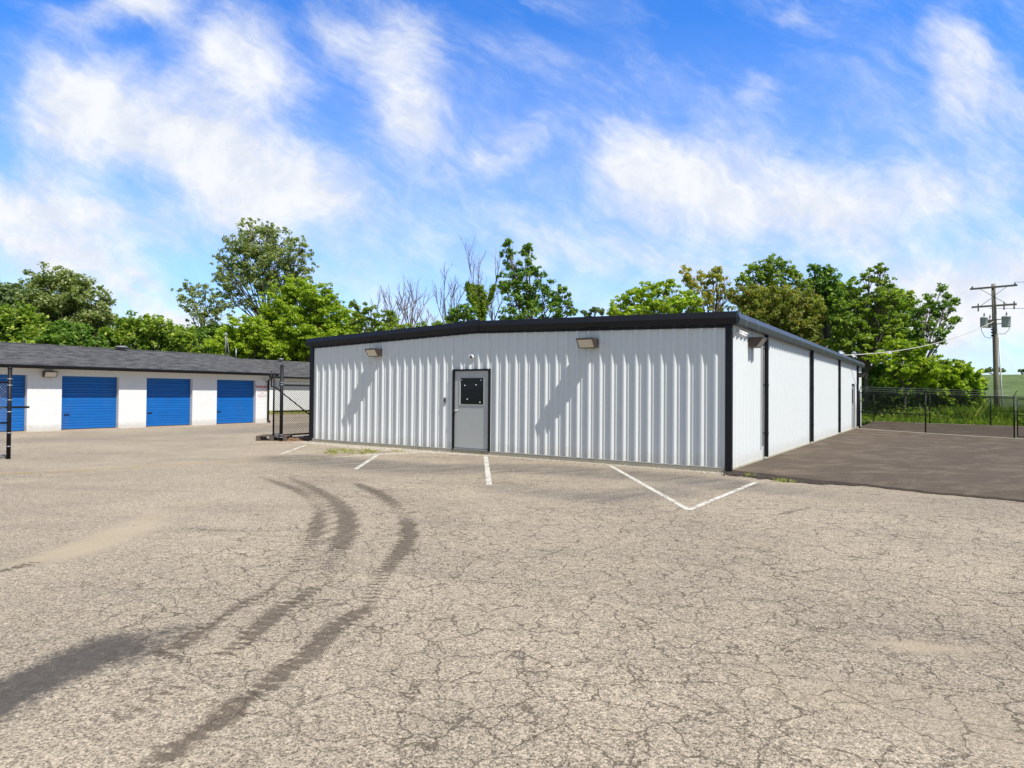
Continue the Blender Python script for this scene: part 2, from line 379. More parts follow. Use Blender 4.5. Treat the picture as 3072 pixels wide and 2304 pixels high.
def newasph_mat():
    m_, b_, pr, _ = newmat('new_asphalt'); v = b_.n('ShaderNodeNewGeometry').outputs['Position']
    along = b_.mapping(v, rot=(0, 0, -R(30)), sc=(.6, 1.3, 1))
    n1 = b_.noise(along, 1.1, 7, .68, .6); n2 = b_.noise(v, .7, 5); n3 = b_.noise(v, 40, 5, .7); n4 = b_.noise(b_.mapping(v, rot=(0, 0, -R(52)), sc=(.6, 2.2, 1)), 1.9, 8, .75)
    c = b_.mix(n2, (.074, .058, .043), (.122, .096, .071))
    c = b_.mix(b_.math('MULTIPLY', b_.mapr(n1, .44, .70), .55), c, (.20, .160, .118))
    c = b_.mix(b_.math('MULTIPLY', b_.mapr(n4, .60, .72), .6), c, (.29, .235, .165))
    c = b_.mix(b_.mapr(n3, .35, .65), b_.mix(1.0, c, (.7, .7, .7), 'MULTIPLY'), b_.mix(1.0, c, (1.25, 1.25, 1.25), 'MULTIPLY'))
    edge = b_.mapr(b_.math('ADD', b_.attr('edge'), b_.math('MULTIPLY', b_.math('SUBTRACT', b_.noise(v, 6, 6, .7), .5), .7)), .4, .7)
    c = b_.mix(b_.math('MULTIPLY', edge, .8), c, (.045, .036, .031))
    b_.set(pr.inputs['Base Color'], c); pr.inputs['Roughness'].default_value = .95; pr.inputs['Specular IOR Level'].default_value = .12
    bump(b_, pr, b_.math('ADD', n3, b_.math('MULTIPLY', edge, b_.noise(v, 25, 5, .7))), .4, .008)
    return m_
M['newasph'] = newasph_mat()
def soil_mat(name, a, c_, d, sc=1.5):
    m_, b_, pr, _ = newmat(name); v = b_.n('ShaderNodeNewGeometry').outputs['Position']
    c = b_.mix(b_.mapr(b_.noise(v, sc, 7, .7), .3, .7), a, c_); c = b_.mix(b_.mapr(b_.noise(v, sc*9, 6, .7), .5, .75), c, d)
    b_.set(pr.inputs['Base Color'], c); pr.inputs['Roughness'].default_value = .95
    bump(b_, pr, b_.noise(v, sc*14, 5, .7), .8, .05); return m_
M['grassland'] = soil_mat('rough_grassland', (.05, .085, .022), (.085, .13, .03), (.11, .12, .05))
def field_mat():
    m_, b_, pr, _ = newmat('soy_field'); v = b_.n('ShaderNodeNewGeometry').outputs['Position']
    rows = b_.noise(b_.mapping(v, rot=(0, 0, R(20)), sc=(.4, 1.2, 1)), .8, 9, .85)
    c = b_.mix(b_.mapr(rows, .42, .6), (.055, .095, .018), (.19, .27, .05)); c = b_.mix(b_.math('MULTIPLY', b_.mapr(b_.noise(v, .08, 4), .55, .7), .5), c, (.15, .21, .04))
    b_.set(pr.inputs['Base Color'], c); pr.inputs['Roughness'].default_value = .9
    bump(b_, pr, rows, 1, .5); return m_
M['field'] = field_mat()

def leaf_mat(name, lo, hi, accent, acc=.15, trans=.45):
    m_, b_, pr, out = newmat(name)
    at = b_.n('ShaderNodeAttribute'); at.attribute_name = 'tint'; r, g, bl = b_.sep(at.outputs['Vector'])
    c = b_.mix(r, lo, hi); c = b_.mix(b_.mapr(g, 1-acc-.05, 1-acc+.05), c, accent)
    c = b_.mix(1.0, c, b_.mix(bl, (.75, .75, .75), (1.2, 1.2, 1.2)), 'MULTIPLY')
    b_.set(pr.inputs['Base Color'], c); pr.inputs['Roughness'].default_value = .55; pr.inputs['Specular IOR Level'].default_value = .35
    tl = b_.n('ShaderNodeBsdfTranslucent'); b_.set(tl.inputs[0], b_.mix(1.0, c, (1.35, 1.5, .6), 'MULTIPLY'))
    mx = b_.n('ShaderNodeMixShader'); mx.inputs[0].default_value = trans
    m_.node_tree.links.new(pr.outputs[0], mx.inputs[1]); m_.node_tree.links.new(tl.outputs[0], mx.inputs[2]); m_.node_tree.links.new(mx.outputs[0], out.inputs[0])
    return m_
LM = {
 'grey':   leaf_mat('cottonwood_leaves', (.165, .215, .060), (.33, .385, .13), (.50, .52, .28), .2),
 'bright': leaf_mat('locust_leaves', (.17, .29, .015), (.38, .50, .03), (.54, .58, .07), .2),
 'mid':    leaf_mat('elm_leaves', (.115, .20, .018), (.27, .38, .04), (.45, .50, .08), .18),
 'green':  leaf_mat('ash_leaves', (.075, .165, .02), (.19, .32, .04), (.34, .44, .09), .16),
 'brown':  leaf_mat('rusty_leaves', (.16, .20, .035), (.29, .34, .06), (.40, .27, .08), .16),
 'yellow': leaf_mat('yellowing_leaves', (.22, .26, .035), (.42, .42, .06), (.56, .42, .09), .2),
 'far':    leaf_mat('far_leaves', (.12, .18, .07), (.20, .27, .11), (.25, .31, .13), .1),
 'grass':  leaf_mat('grass_blades', (.15, .28, .02), (.36, .52, .05), (.58, .60, .15), .18),
 'dry':    leaf_mat('dry_grass_blades', (.24, .28, .06), (.40, .42, .11), (.55, .48, .24), .25),
}
def bark(name, a, c_):
    m_, b_, pr, _ = newmat(name); v = objco(b_)
    n1 = b_.noise(b_.mapping(v, sc=(1, 1, .18)), 9, 6, .7)
    b_.set(pr.inputs['Base Color'], b_.mix(n1, a, c_)); pr.inputs['Roughness'].default_value = .9; bump(b_, pr, n1, .7, .03); return m_
M['bark'] = bark('tree_bark', (.06, .05, .04), (.20, .17, .14))
M['palebark'] = bark('pale_bark', (.16, .13, .10), (.36, .31, .25))
M['deadbark'] = bark('dead_wood', (.14, .11, .10), (.30, .26, .24))
M['polewood'] = bark('weathered_pole_wood', (.17, .145, .10), (.36, .32, .25))

# ------------------------------------------------------------------ ground
def sm(x, a, c): 
    t = np.clip((x-a)/(c-a), 0, 1); return t*t*(3-2*t)
def h_side(s, d):
    return .062 - .031*np.clip(d, 0, 14)*sm(s, 0, 10)*(1-.8*sm(s, 24, 34)) - .012*np.clip(d, 0, 2)
def grid_mesh(name, X, Y, Z, mat, attrs=None, keep=None, skirt=0, **k):
    ny, nx = X.shape
    co_ = np.stack([X, Y, Z], -1).reshape(-1, 3)
    idx = np.arange(nx*ny).reshape(ny, nx)
    q = np.stack([idx[:-1, :-1], idx[:-1, 1:], idx[1:, 1:], idx[1:, :-1]], -1).reshape(-1, 4)
    if keep is not None:
        q = q[keep[:-1, :-1].reshape(-1)]
        used = np.unique(q); rm = np.full(nx*ny, -1); rm[used] = np.arange(len(used)); q = rm[q]; co_ = co_[used]
        if attrs: attrs = {a: c.reshape(-1)[used] for a, c in attrs.items()}
    me = bpy.data.meshes.new(name)
    me.vertices.add(len(co_)); me.vertices.foreach_set('co', co_.astype(np.float32).ravel())
    me.loops.add(q.size); me.loops.foreach_set('vertex_index', q.ravel().astype(np.int32))
    me.polygons.add(len(q)); me.polygons.foreach_set('loop_start', np.arange(0, q.size, 4, dtype=np.int32)); me.polygons.foreach_set('loop_total', np.full(len(q), 4, dtype=np.int32))
    me.update(calc_edges=True); me.polygons.foreach_set('use_smooth', [True]*len(q))
    for a, c in (attrs or {}).items():
        at = me.attributes.new(a, 'FLOAT', 'POINT'); at.data.foreach_set('value', c.reshape(-1).astype(np.float32))
    me.materials.append(mat)
    o = bpy.data.objects.new(name, me); COL.objects.link(o)
    return setp(o, **k)
# the open land: one sheet to the horizon with the rise on the right
def h_land(x, y):
    r = np.hypot(x, y); az = np.degrees(np.arctan2(x, y))
    s_, t_ = to_st(x, y); base = -.12 - .5*(1-sm(s_, 30.5, 33.0))*sm(-t_, -14, 1)*(s_ > -3)
    hill = sm(r, 58, 185)*6.5*sm(az, 12, 33)*(1-.25*sm(r, 190, 600))
    return base + hill
rr = np.concatenate([np.linspace(0, 60, 25), np.geomspace(64, 1500, 60)]); aa = np.radians(np.linspace(-180, 180, 241))
RR, AA = np.meshgrid(rr, aa); GX, GY = RR*np.sin(AA), RR*np.cos(AA)
grid_mesh('ground', GX, GY, h_land(GX, GY), M['grassland'], kind='structure')
ra = np.geomspace(66, 900, 60); az = np.radians(np.linspace(14, 80, 70)); RA, AZ = np.meshgrid(ra, az)
FX, FY = RA*np.sin(AZ), RA*np.cos(AZ)
grid_mesh('field', FX, FY, h_land(FX, FY)+.35*sm(RA, 66, 72), M['field'], kind='structure')

def seg_dist(X, Y, pts):
    """distance to a polyline of (x,y,w,a): returns best normalised closeness, amplitude and arc length"""
    best = np.full(X.shape, 9.0); amp = np.zeros(X.shape); arc = np.zeros(X.shape); L0 = 0
    for (x0, y0, w0, a0), (x1, y1, w1, a1) in zip(pts[:-1], pts[1:]):
        dx, dy = x1-x0, y1-y0; L = math.hypot(dx, dy)+1e-6
        t = np.clip(((X-x0)*dx+(Y-y0)*dy)/L**2, 0, 1)
        dd = np.hypot(X-x0-t*dx, Y-y0-t*dy)/(w0+(w1-w0)*t)
        u = dd < best; best = np.where(u, dd, best); amp = np.where(u, a0+(a1-a0)*t, amp); arc = np.where(u, L0+t*L, arc); L0 += L
    return best, amp, arc
def line(pts, w_=.13, a_=1.0):
    out = []
    for q in pts:
        p = GD(q[0], q[1]); out.append((p.x, p.y, q[2] if len(q) > 2 else w_, q[3] if len(q) > 3 else a_))
    return out
xs_ = np.arange(-34, 24.01, .1); ys_ = np.concatenate([np.arange(-6, 26, .1), np.arange(26, 62, .3)])
LX, LY = np.meshgrid(xs_, ys_); LS, LT = to_st(LX, LY)
A = {k_: np.zeros(LX.shape) for k_ in ('tyre', 'tread', 'dark', 'sand', 'gravel', 'newer', 'crack', 'rust')}
def paint(ch, pts, soft=.45, w_=.13, a_=1.0):
    bb, am, ar = seg_dist(LX, LY, line(pts, w_, a_)); v = am*(1-sm(bb, 1-soft, 1+soft))
    if ch == 'tyre': A['tread'] = np.where(v > A['tyre'], ar, A['tread'])
    A[ch] = np.maximum(A[ch], v)
TY = [ [(560,1028,.10,.35),(600,1043,.11,.75),(640,1057,.12,.8),(674,1080,.12,.5)], [(690,1108,.11,.75),(686,1140,.12,.8),(672,1175,.12,.6),(655,1205,.12,.2)],
       [(622,1030,.11,.5),(680,1056,.13,.8),(722,1080,.14,.75),(748,1108,.15,.9),(752,1140,.15,1),(738,1175,.15,.8),(705,1215,.14,.25)],
       [(770,1045,.12,.8),(812,1062,.14,.95),(848,1085,.13,.75),(872,1112,.10,.4),(880,1130,.12,.95),(884,1160,.13,1),(868,1190,.13,.85),(835,1228,.12,.7),(790,1260,.1,.2)],
       [(590,1268,.05,.7),(548,1292,.06,.75),(500,1322,.075,.8),(450,1352,.08,.7),(400,1385,.07,.85),(340,1425,.06,.3)],
       [(700,1262,.07,.45),(655,1285,.09,.85),(610,1318,.10,.9),(560,1352,.10,.85),(510,1392,.10,.6),(440,1450,.09,.35),(360,1500,.09,.45),(250,1550,.09,.5),(110,1580,.08,.3)],
       [(792,1318,.09,1),(745,1340,.10,1),(700,1378,.10,.95),(650,1425,.10,.85),(590,1468,.095,.75),(540,1505,.09,.8),(470,1555,.09,.95),(400,1605,.085,.9),(320,1662,.08,.6),(250,1720,.08,.4)],
       [(0,1235,.07,.8),(50,1222,.08,.8),(95,1208,.05,.2)], [(0,1408,.05,.4),(90,1385,.05,.5),(130,1372,.04,.1)], [(550,1015,.05,.3),(640,1028,.06,.55),(740,1037,.06,.2)],
       [(330,1139,.05,.1),(400,1142,.06,.5),(470,1146,.07,.75),(560,1147,.06,.3),(900,1155,.06,.25)], [(105,1139,.04,.3),(150,1142,.06,.6),(230,1145,.05,.2)],
       [(935,1187,.04,.3),(970,1190,.07,.7),(1010,1190,.04,.2)], [(1270,1152,.05,.1),(1350,1148,.07,.5),(1480,1135,.07,.4),(1600,1120,.06,.15)],
       [(1640,1117,.04,.2),(1700,1108,.07,.65),(1755,1094,.06,.4),(1800,1082,.04,.1)], [(1760,1130,.03,.3),(1800,1132,.05,.6),(1840,1130,.03,.2)], [(1340,1190,.03,.3),(1375,1192,.06,.6),(1400,1190,.03,.2)],
       [(1380,1310,.04,.2),(1470,1312,.06,.6),(1530,1305,.04,.2)], [(550,1110,.02,.8),(562,1111,.03,.9),(575,1111,.02,.5)], [(300,1530,.04,.3),(320,1528,.05,.75),(345,1530,.04,.3)] ]
TY += [[(655,1205,.11,.5),(625,1240,.08,.5),(590,1268,.06,.65)], [(705,1215,.13,.45),(705,1240,.1,.42),(700,1262,.08,.55)], [(835,1228,.12,.55),(815,1270,.1,.42),(792,1318,.09,.8)],
       [(674,1080,.12,.4),(686,1095,.12,.5),(690,1108,.11,.6)], [(340,1425,.06,.35),(240,1470,.06,.4),(130,1520,.06,.35)]]
for q in TY: paint('tyre', [(a_, c_, w_, min(1, m_*1.12+.06)) for a_, c_, w_, m_ in q], .32)
paint('dark', [(-60,1535,.27,1),(30,1490,.25,1),(110,1455,.24,1),(190,1422,.28,1),(240,1402,.32,.95),(290,1412,.24,.8),(340,1430,.12,.4)], .75)
paint('dark', [(300,1375,.14,.5),(380,1365,.2,.68),(430,1362,.14,.5)], .8)
paint('sand', [(70,1215,.25,.8),(160,1190,.3,1),(240,1160,.3,1),(300,1135,.28,.9),(345,1105,.25,.5),(430,1085,.25,.2)], .7)
paint('sand', [(1870,1385,.07,.8),(1960,1395,.13,.95),(2060,1405,.12,.8),(2200,1415,.1,.4)], .7)
paint('sand', [(1590,1430,.1,.5),(1660,1445,.14,.6),(1680,1480,.12,.3)], .8)
paint('sand', [(1750,1500,.3,.42),(2050,1540,.45,.5),(2250,1600,.4,.5)], .8)
paint('sand', [(0,1022,.30,.55),(200,1010,.35,.5),(420,1000,.4,.55),(560,992,.45,.4)], .8)
paint('sand', [(0,960,.8,.35),(300,960,1.0,.3),(560,985,.6,.35)], .8)
paint('newer', [(640,990,.9,1),(900,1012,.9,1),(1150,1012,.9,1),(1400,1028,.85,1),(1560,1045,.75,1)], .5)
paint('newer', [(1100,1055,.5,.6),(1300,1075,.5,.9),(1450,1060,.5,.8)], .7)
paint('newer', [(1560,1045,.6,.8),(1720,1062,.55,.7),(1800,1075,.4,.3)], .7)
paint('newer', [(700,915,1.2,.7),(500,932,1.2,.5),(250,945,1.0,.45),(60,952,1.0,.4)], .7)
A['gravel'] = np.maximum(A['gravel'], np.where((LT > -.4) & (LT < 13.9), np.interp(LT, [-.4, 0, 3, 7, 9.5, 12.5, 13.9], [.9, .9, .75, .85, 1, 1, .9]), 0)*(1-sm(-LS, np.interp(LT, [0, 3, 5, 7, 9.5, 12.5], [.28, .22, .15, .5, .9, .7])*.6, np.interp(LT, [0, 3, 5, 7, 9.5, 12.5], [.28, .22, .15, .5, .9, .7])*1.35)))
paint('gravel', [(640,993,.16,.35),(720,988,.22,.5),(800,982,.3,.65),(890,978,.3,.75)], .9)
A['rust'] = np.maximum(A['rust'], 1.1*(1-sm(np.hypot((LS-.5)/1.4, (LT-14.55)/.75), .5, 1.3)))
A['crack'] = .22 + .78*sm(LX + .35*LY, -1.2, 2.2)*(1-.75*sm(LY, 7.5, 11)) + .25*np.exp(-((LX+2.2)**2+(LY-5.2)**2)/3)
A['crack'] = np.clip(A['crack']*(1-.8*A['newer']), 0, 1)
keep = ~((LS > .35) & (LT < 13.3) & (LT > -.5)) & ~((LS > .5) & (LT <= -.4))
Z = np.zeros(LX.shape) + .006*np.sin(LX*.9)*np.cos(LY*.7)*0
grid_mesh('parking_lot', LX, LY, Z, M['lot'], A, keep, kind='structure')

# newer brown asphalt along the right side, laid over the old lot with a ragged edge
ss = np.concatenate([np.arange(-1.2, 3, .06), np.arange(3, 33.3, .3)]); dd_ = np.concatenate([np.arange(-.02, 8, .08), np.arange(8, 45, .5)])
SS, DD = np.meshgrid(ss, dd_)
def lim(d): return -.02 - .2*np.clip(d, 0, 6) + .05*np.sin(d*3.1) + .03*np.sin(d*9.7+1) + .02*np.sin(d*23)
near = lim(DD)
SE = np.where(SS < 3, near + (SS+1.2)/4.2*(3-near), SS)
HZ = h_side(SE, DD); HZ = np.where(SS <= -1.19, .004, HZ)
WX = C0[0]+UX*SE+UY*DD; WY = C0[1]+UY*SE-UX*DD
edge = np.clip(1-(SE-near)/.10, 0, 1)
edge = np.maximum(edge, 0)
grid_mesh('new_asphalt', WX, WY, HZ, M['newasph'], {'edge': edge}, kind='structure')
# crumbled dark apron in front of it
sa = np.arange(-.75, .05, .05); da = np.arange(-.15, 2.5, .06); SA, DA = np.meshgrid(sa, da)
SA2 = lim(DA)+.04 + (SA/.75)*np.interp(DA, [-.15, .1, .8, 1.6, 2.2, 2.5], [.18, .42, .5, .42, .22, .06])*(1+.18*np.sin(DA*11)+.1*np.sin(DA*27))
ZA = .034*(1+SA/.8)**.8+.004 + .006*rng.standard_normal(SA.shape)*(SA > -.7)
grid_mesh('asphalt_edge', C0[0]+UX*SA2+UY*DA, C0[1]+UY*SA2-UX*DA, ZA, M['newasph'], {'edge': np.ones(SA.shape)}, kind='structure')
# dusty concrete strip under the far fence and the fence behind
for (s0, s1, d0, d1) in ((21.75, 22.05, -.05, 40), (32.95, 33.5, -1.0, 40)):
    q = np.linspace(d0, d1, 90); a2 = np.array([s0, s1]); SC, DC = np.meshgrid(a2, q); SC = SC + .07*np.sin(DC*1.3)+.03*np.sin(DC*5)
    grid_mesh('concrete_edging', C0[0]+UX*SC+UY*DC, C0[1]+UY*SC-UX*DC, h_side(SC, DC)+.008, simple('dusty_strip', (.42, .37, .28), .95, var=.3, scale=7, bmp=.4), kind='structure')

# painted parking lines
def stripe(name, p0, p1, wid, mat, z=.004, n=1, p0cut=None):
    a, c = p0, p1; d = (c-a); d.z = 0; L = d.length; d.normalize(); nrm = Vector((-d.y, d.x, 0))*wid/2
    mb = MB(); mb.add([a-nrm, c-nrm, c+nrm, a+nrm], [(0, 1, 2, 3)])
    mb.v = [(x, y, z) for x, y, _ in mb.v]
    return mb.build(name, mat, kind='structure')
for (a, c, wd) in (((660,962),(607,981),.10), ((818,981),(768,1014),.10), ((1049,984),(1057,1048),.105), ((1318,1006),(1490,1103),.095)):
    stripe('parking_line', GD(*a), GD(*c), wd, M['linepaint'])
stripe('parking_line', GD(1487,1103), GD(1634,1042), .095, M['linepaint'], z=.008)
for (a, c, wd) in (((-80,1026),(150,1019),.14), ((150,1019),(420,1001),.14), ((420,1001),(580,994),.14)):
    stripe('yellow_line', GD(*a), GD(*c), wd, M['yellowpaint'])

# ------------------------------------------------------------------ main metal building
HB, HE = .10, 3.15           # bottom of sheets, eave
LEN, WID = 24.5, 13.69; RISE = .19
def ztop(t): return HE + RISE*(1-abs(t-WID/2)/(WID/2))
B = empty('metal_building', W(0, 0), ANG, label='long low white ribbed metal building with black trim', cat='building')
def rib_profile(a, c, pitch=.3048, off=.0):
    """(position, outward) knots between a and c"""
    one = [(-.062, 0), (-.016, .040), (.016, .040), (.062, 0), (.092, 0), (.102, .010), (.128, .010), (.138, 0), (.180, 0), (.190, .010), (.212, .010), (.222, 0)]
    pts = [(a, 0)]; k = math.floor((a-off)/pitch)-1
    while True:
        base = off + k*pitch
        if base-.07 > c: break
        for p, o in one:
            x = base+p
            if a+.002 < x < c-.002: pts.append((x, o))
        k += 1
    pts.append((c, 0)); return pts
def rib_wall(name, a, c, zb, zt, place, off=0, parent=B):
    pts = rib_profile(a, c, off=off); mb = MB(); vs = []; fs = []
    for x, o in pts: vs += [place(x, o, zb), place(x, o, zt(x) if callable(zt) else zt)]
    for i in range(len(pts)-1): fs.append((2*i, 2*i+2, 2*i+3, 2*i+1))
    mb.add(vs, fs); return mb
fr = lambda x, o, z: (-o, x, z)
DT0, DT1, DTOP = 6.296, 7.583, 2.31      # front door opening
mbs = rib_wall('w', .0, DT0, HB, lambda t: ztop(t)+.05, fr)
for q in (rib_wall('w', DT0, DT1, DTOP, lambda t: ztop(t)+.05, fr), rib_wall('w', DT1, WID, HB, lambda t: ztop(t)+.05, fr)): mbs.add(q.v, q.f)
mbs.build('wall', M['panel'], B, fixn=False, label='front wall of vertical white ribs')
sd = lambda x, o, z: (x, -o, z)
SD0, SD1 = 20.45, 21.42
mbs = rib_wall('w', 0, SD0, HB, HE+.08, sd)
for q in (rib_wall('w', SD0, SD1, 2.25, HE+.08, sd), rib_wall('w', SD1, LEN, HB, HE+.08, sd)): mbs.add(q.v, q.f)
mbs.build('wall', M['panel'], B, fixn=False, label='long side wall of vertical white ribs')
mb = rib_wall('w', 0, LEN, HB, HE+.08, lambda x, o, z: (x, WID+o, z)); mb.build('wall', M['panel'], B, fixn=False)
mb = rib_wall('w', 0, WID, HB, lambda t: ztop(t)+.05, lambda x, o, z: (LEN+o, x, z)); mb.build('wall', M['panel'], B, fixn=False)
# screws on the sheets (rows of small fasteners)
mb = MB()
for zz in (.16, 1.2, 2.25):
    for k_ in range(44):
        t_ = k_*.3048+.082
        if DT0-.08 < t_ < DT1+.08 and zz < DTOP: continue
        mb.box(-.004, t_-.006, zz-.006, 0.001, t_+.006, zz+.006)

# foundation
mb = MB()
mb.box(-.045, -.045, -.3, LEN+.04, WID+.045, HB-.003)
mb.build('foundation', M['concrete'], B, bevel=.006)
# dark interior blocker so nothing shows through the openings
mb = MB(); mb.box(.12, .12, HB, LEN-.12, WID-.12, HE-.1); mb.build('interior_liner', simple('dark_liner', (.02, .02, .02), .9), B)
# corner trims
mb = MB(); mb.box(-.052, -.05, HB-.06, -.001, .085, HE); mb.box(-.001, -.05, HB-.06, .05, -.004, HE+.02); mb.build('corner_trim', M['darktrim'], B, bevel=.004)
mb = MB(); mb.box(-.052, WID-.115, HB-.06, -.001, WID+.05, HE); mb.box(-.001, WID+.004, HB-.06, .1, WID+.05, HE+.02); mb.build('corner_trim', M['darktrim'], B, bevel=.004)
mb = MB(); mb.box(LEN-.06, -.048, HB-.04, LEN+.03, -.003, HE+.02); mb.build('corner_trim', M['eavewhite'], B, bevel=.004)
# base trim
mb = MB(); mb.box(-.048, .115, HB-.004, -.041, DT0-.02, HB+.012); mb.box(-.048, DT1+.02, HB-.004, -.041, WID-.115, HB+.012); mb.build('base_trim', M['panel'], B)
# rake trim (front gable): faceted section swept along t
def sweep_rake(mb, sec, t0, t1, dz=0):
    n = len(sec); ts = [t0] + ([WID/2] if t0 < WID/2 < t1 else []) + [t1]
    vs = []
    for t_ in ts:
        for o, z in sec: vs.append((-o, t_, ztop(min(max(t_, 0), WID)) + z + dz))
    fs = [(i*n+j, i*n+(j+1)%n, (i+1)*n+(j+1)%n, (i+1)*n+j) for i in range(len(ts)-1) for j in range(n)]
    fs += [tuple(reversed(range(n))), tuple((len(ts)-1)*n+j for j in range(n))]
    mb.add(vs, fs)
SEC = [(-.03, 0), (.09, 0), (.105, .012), (.145, .135), (.085, .275), (-.05, .285)]
mb = MB(); sweep_rake(mb, SEC, -.17, WID+.17); mb.build('rake_trim', M['darktrim'], B)
mb = MB(); sweep_rake(mb, [(-.02, -.062), (.043, -.062), (.043, -.001), (-.02, -.001)], -.048, WID+.048); mb.build('rake_trim', M['darktrim'], B)
SEC2 = [(.0, -.015), (.12, -.015), (.13, .0), (.175, .135), (.115, .30), (.0, .325)]
mb = MB(); sweep_rake(mb, SEC2, WID/2-.19, WID/2+.19); mb.build('ridge_cap', M['darktrim'], B, bevel=.003)
for t_ in (2.9, 10.6):
    mb = MB(); sweep_rake(mb, [(o+.003 if o > 0 else o, z+(.003 if z > .2 else 0)) for o, z in SEC], t_, t_+.05); mb.build('trim_joint', M['darktrim'], B)
# roof sheet
mb = MB(); z0 = .30
mb.add([(.03, -.13, HE+.262), (LEN+.1, -.13, HE+.262), (LEN+.1, WID/2, HE+RISE+.27), (.03, WID/2, HE+RISE+.27), (.03, WID+.13, HE+.262), (LEN+.1, WID+.13, HE+.262),
        (.03, -.13, HE+.10), (LEN+.1, -.13, HE+.10), (.03, WID+.13, HE+.10), (LEN+.1, WID+.13, HE+.10)],
       [(0, 1, 2, 3), (3, 2, 5, 4), (0, 6, 7, 1), (4, 5, 9, 8), (6, 0, 3, 4, 8), (1, 7, 9, 5, 2), (6, 8, 9, 7)])
mb.build('roof', simple('galvalume_roof', (.5, .51, .52), .4, metal=.5, var=.08), B)
# gutters
GS = [(.05, .0), (.165, .0), (.18, .012), (.21, .135), (.15, .265), (.135, .272), (.135, .20), (.05, .20)]
gp = lambda side: (lambda a, p: (a, -p[0], HE+p[1])) if side < 0 else (lambda a, p: (a, WID+p[0], HE+p[1]))
M['gutter'] = simple('charcoal_gutter', (.05, .053, .058), .4, var=.12, scale=2, spec=.35)
g = MB().extrude(GS, gp(-1), -.02, LEN+.08).build('gutter', M['gutter'], B)
for s_ in (.55, 1.6, 7.0, 10.9, 14.0, 20.2):
    MB().extrude([(o+.004, z+(.003 if z > .26 else -.003 if z < .01 else 0)) for o, z in GS[1:6]] + [(.12, .1)], gp(-1), s_, s_+.05).build('gutter_joint', simple('gutter_seam', (.16, .17, .18), .35), g)
MB().extrude(GS, gp(1), -.02, LEN+.08).build('gutter', M['gutter'], B)
mb = MB(); mb.box(.06, -.049, HE-.05, LEN, -.041, HE+.1); mb.box(.06, -.15, HE+.02, LEN, -.052, HE+.03); mb.build('eave_trim', M['eavewhite'], B)
for s_ in (2.85, 9.35, 15.85, 22.35):
    mb = MB(); mb.box(s_, -.135, .13, s_+.095, -.045, HE+.03)
    dsp = mb.build('downspout', M['black'], B, bevel=.005)
    for zz in (.7, 1.9, 2.8): MB().box(s_-.02, -.140, zz, s_+.115, -.042, zz+.03).build('strap', M['black'], dsp)
# thin black upright line beside first downspout
MB().tube([(2.68, -.06, .4), (2.68, -.06, HE-.05)], .016).build('upright_tube', M['black'], B)
# front door
dr = empty('door', (0, 0, 0)); dr.parent = B
mb = MB(); fo = .058
mb.box(-fo, DT0, HB-.02, .06, DT0+.05, DTOP); mb.box(-fo, DT1-.05, HB-.02, .06, DT1, DTOP); mb.box(-fo+.001, DT0+.05, DTOP-.045, .06, DT1-.05, DTOP-.001)
mb.build('door_frame', M['black'], dr, bevel=.003)
WL, WR = DT1-.06, DT0+.055; wz0, wz1 = 1.345, 2.07
wl = WL - .165*(WL-WR); wr = WL - .855*(WL-WR)
mb = MB(); lx0, lx1 = -.018, .03
mb.box(lx0, WR, .15, lx1, WL, wz0); mb.box(lx0, WR, wz1, lx1, WL, DTOP-.05); mb.box(lx0, WR, wz0, lx1, wr, wz1); mb.box(lx0, wl, wz0, lx1, WL, wz1)
mb.build('door_leaf', M['doorgrey'], dr)
mb = MB(); k_ = .022
mb.box(-.03, wr-k_, wz0-k_, -.018, wl+k_, wz0); mb.box(-.03, wr-k_, wz1, -.018, wl+k_, wz1+k_); mb.box(-.03, wr-k_, wz0, -.018, wr, wz1); mb.box(-.03, wl, wz0, -.018, wl+k_, wz1)
mb.build('window_frame', M['doorgrey'], dr)
mb = MB(); mb.box(-.006, wr, wz0, .01, wl, wz1); pn = mb.build('window', M['glass_dark'], dr)
mb = MB()
for z_ in np.arange(wz0+.12, wz1-.05, .12): mb.box(-.008, wr+.005, z_, -.006, wl-.005, z_+.006)
mb.build('window_bars', M['black'], pn)
for fx, fz in ((.06,.07),(.88,.09),(.19,.29),(.67,.27),(.30,.81),(.84,.92)):
    MB().lathe([(.019, -.012), (.017, -.018), (.0, -.020)], (0, wl-(wl-wr)*fx, wz1-(wz1-wz0)*fz), 12, 'x').build('bolt_head', M['whiteplastic'], pn)
mb = MB(); mb.lathe([(.034, -.018), (.034, -.026), (.014, -.03), (.014, -.062), (.026, -.066), (.03, -.08), (.026, -.094), (0, -.098)], (0, WL-.065, 1.165), 18, 'x'); mb.build('door_knob', M['chrome'], dr)
mb = MB(); mb.box(-.06, WR, HB-.001, .05, WL, HB+.028); mb.box(-.02, WR, .135, .03, WL, .147); mb.build('door_sill', M['galv'], dr, bevel=.004)
mb = MB(); mb.box(-.045, WL+.012, 1.0, -.018, WL+.02, 1.3); mb.build('latch_guard', M['black'], dr)
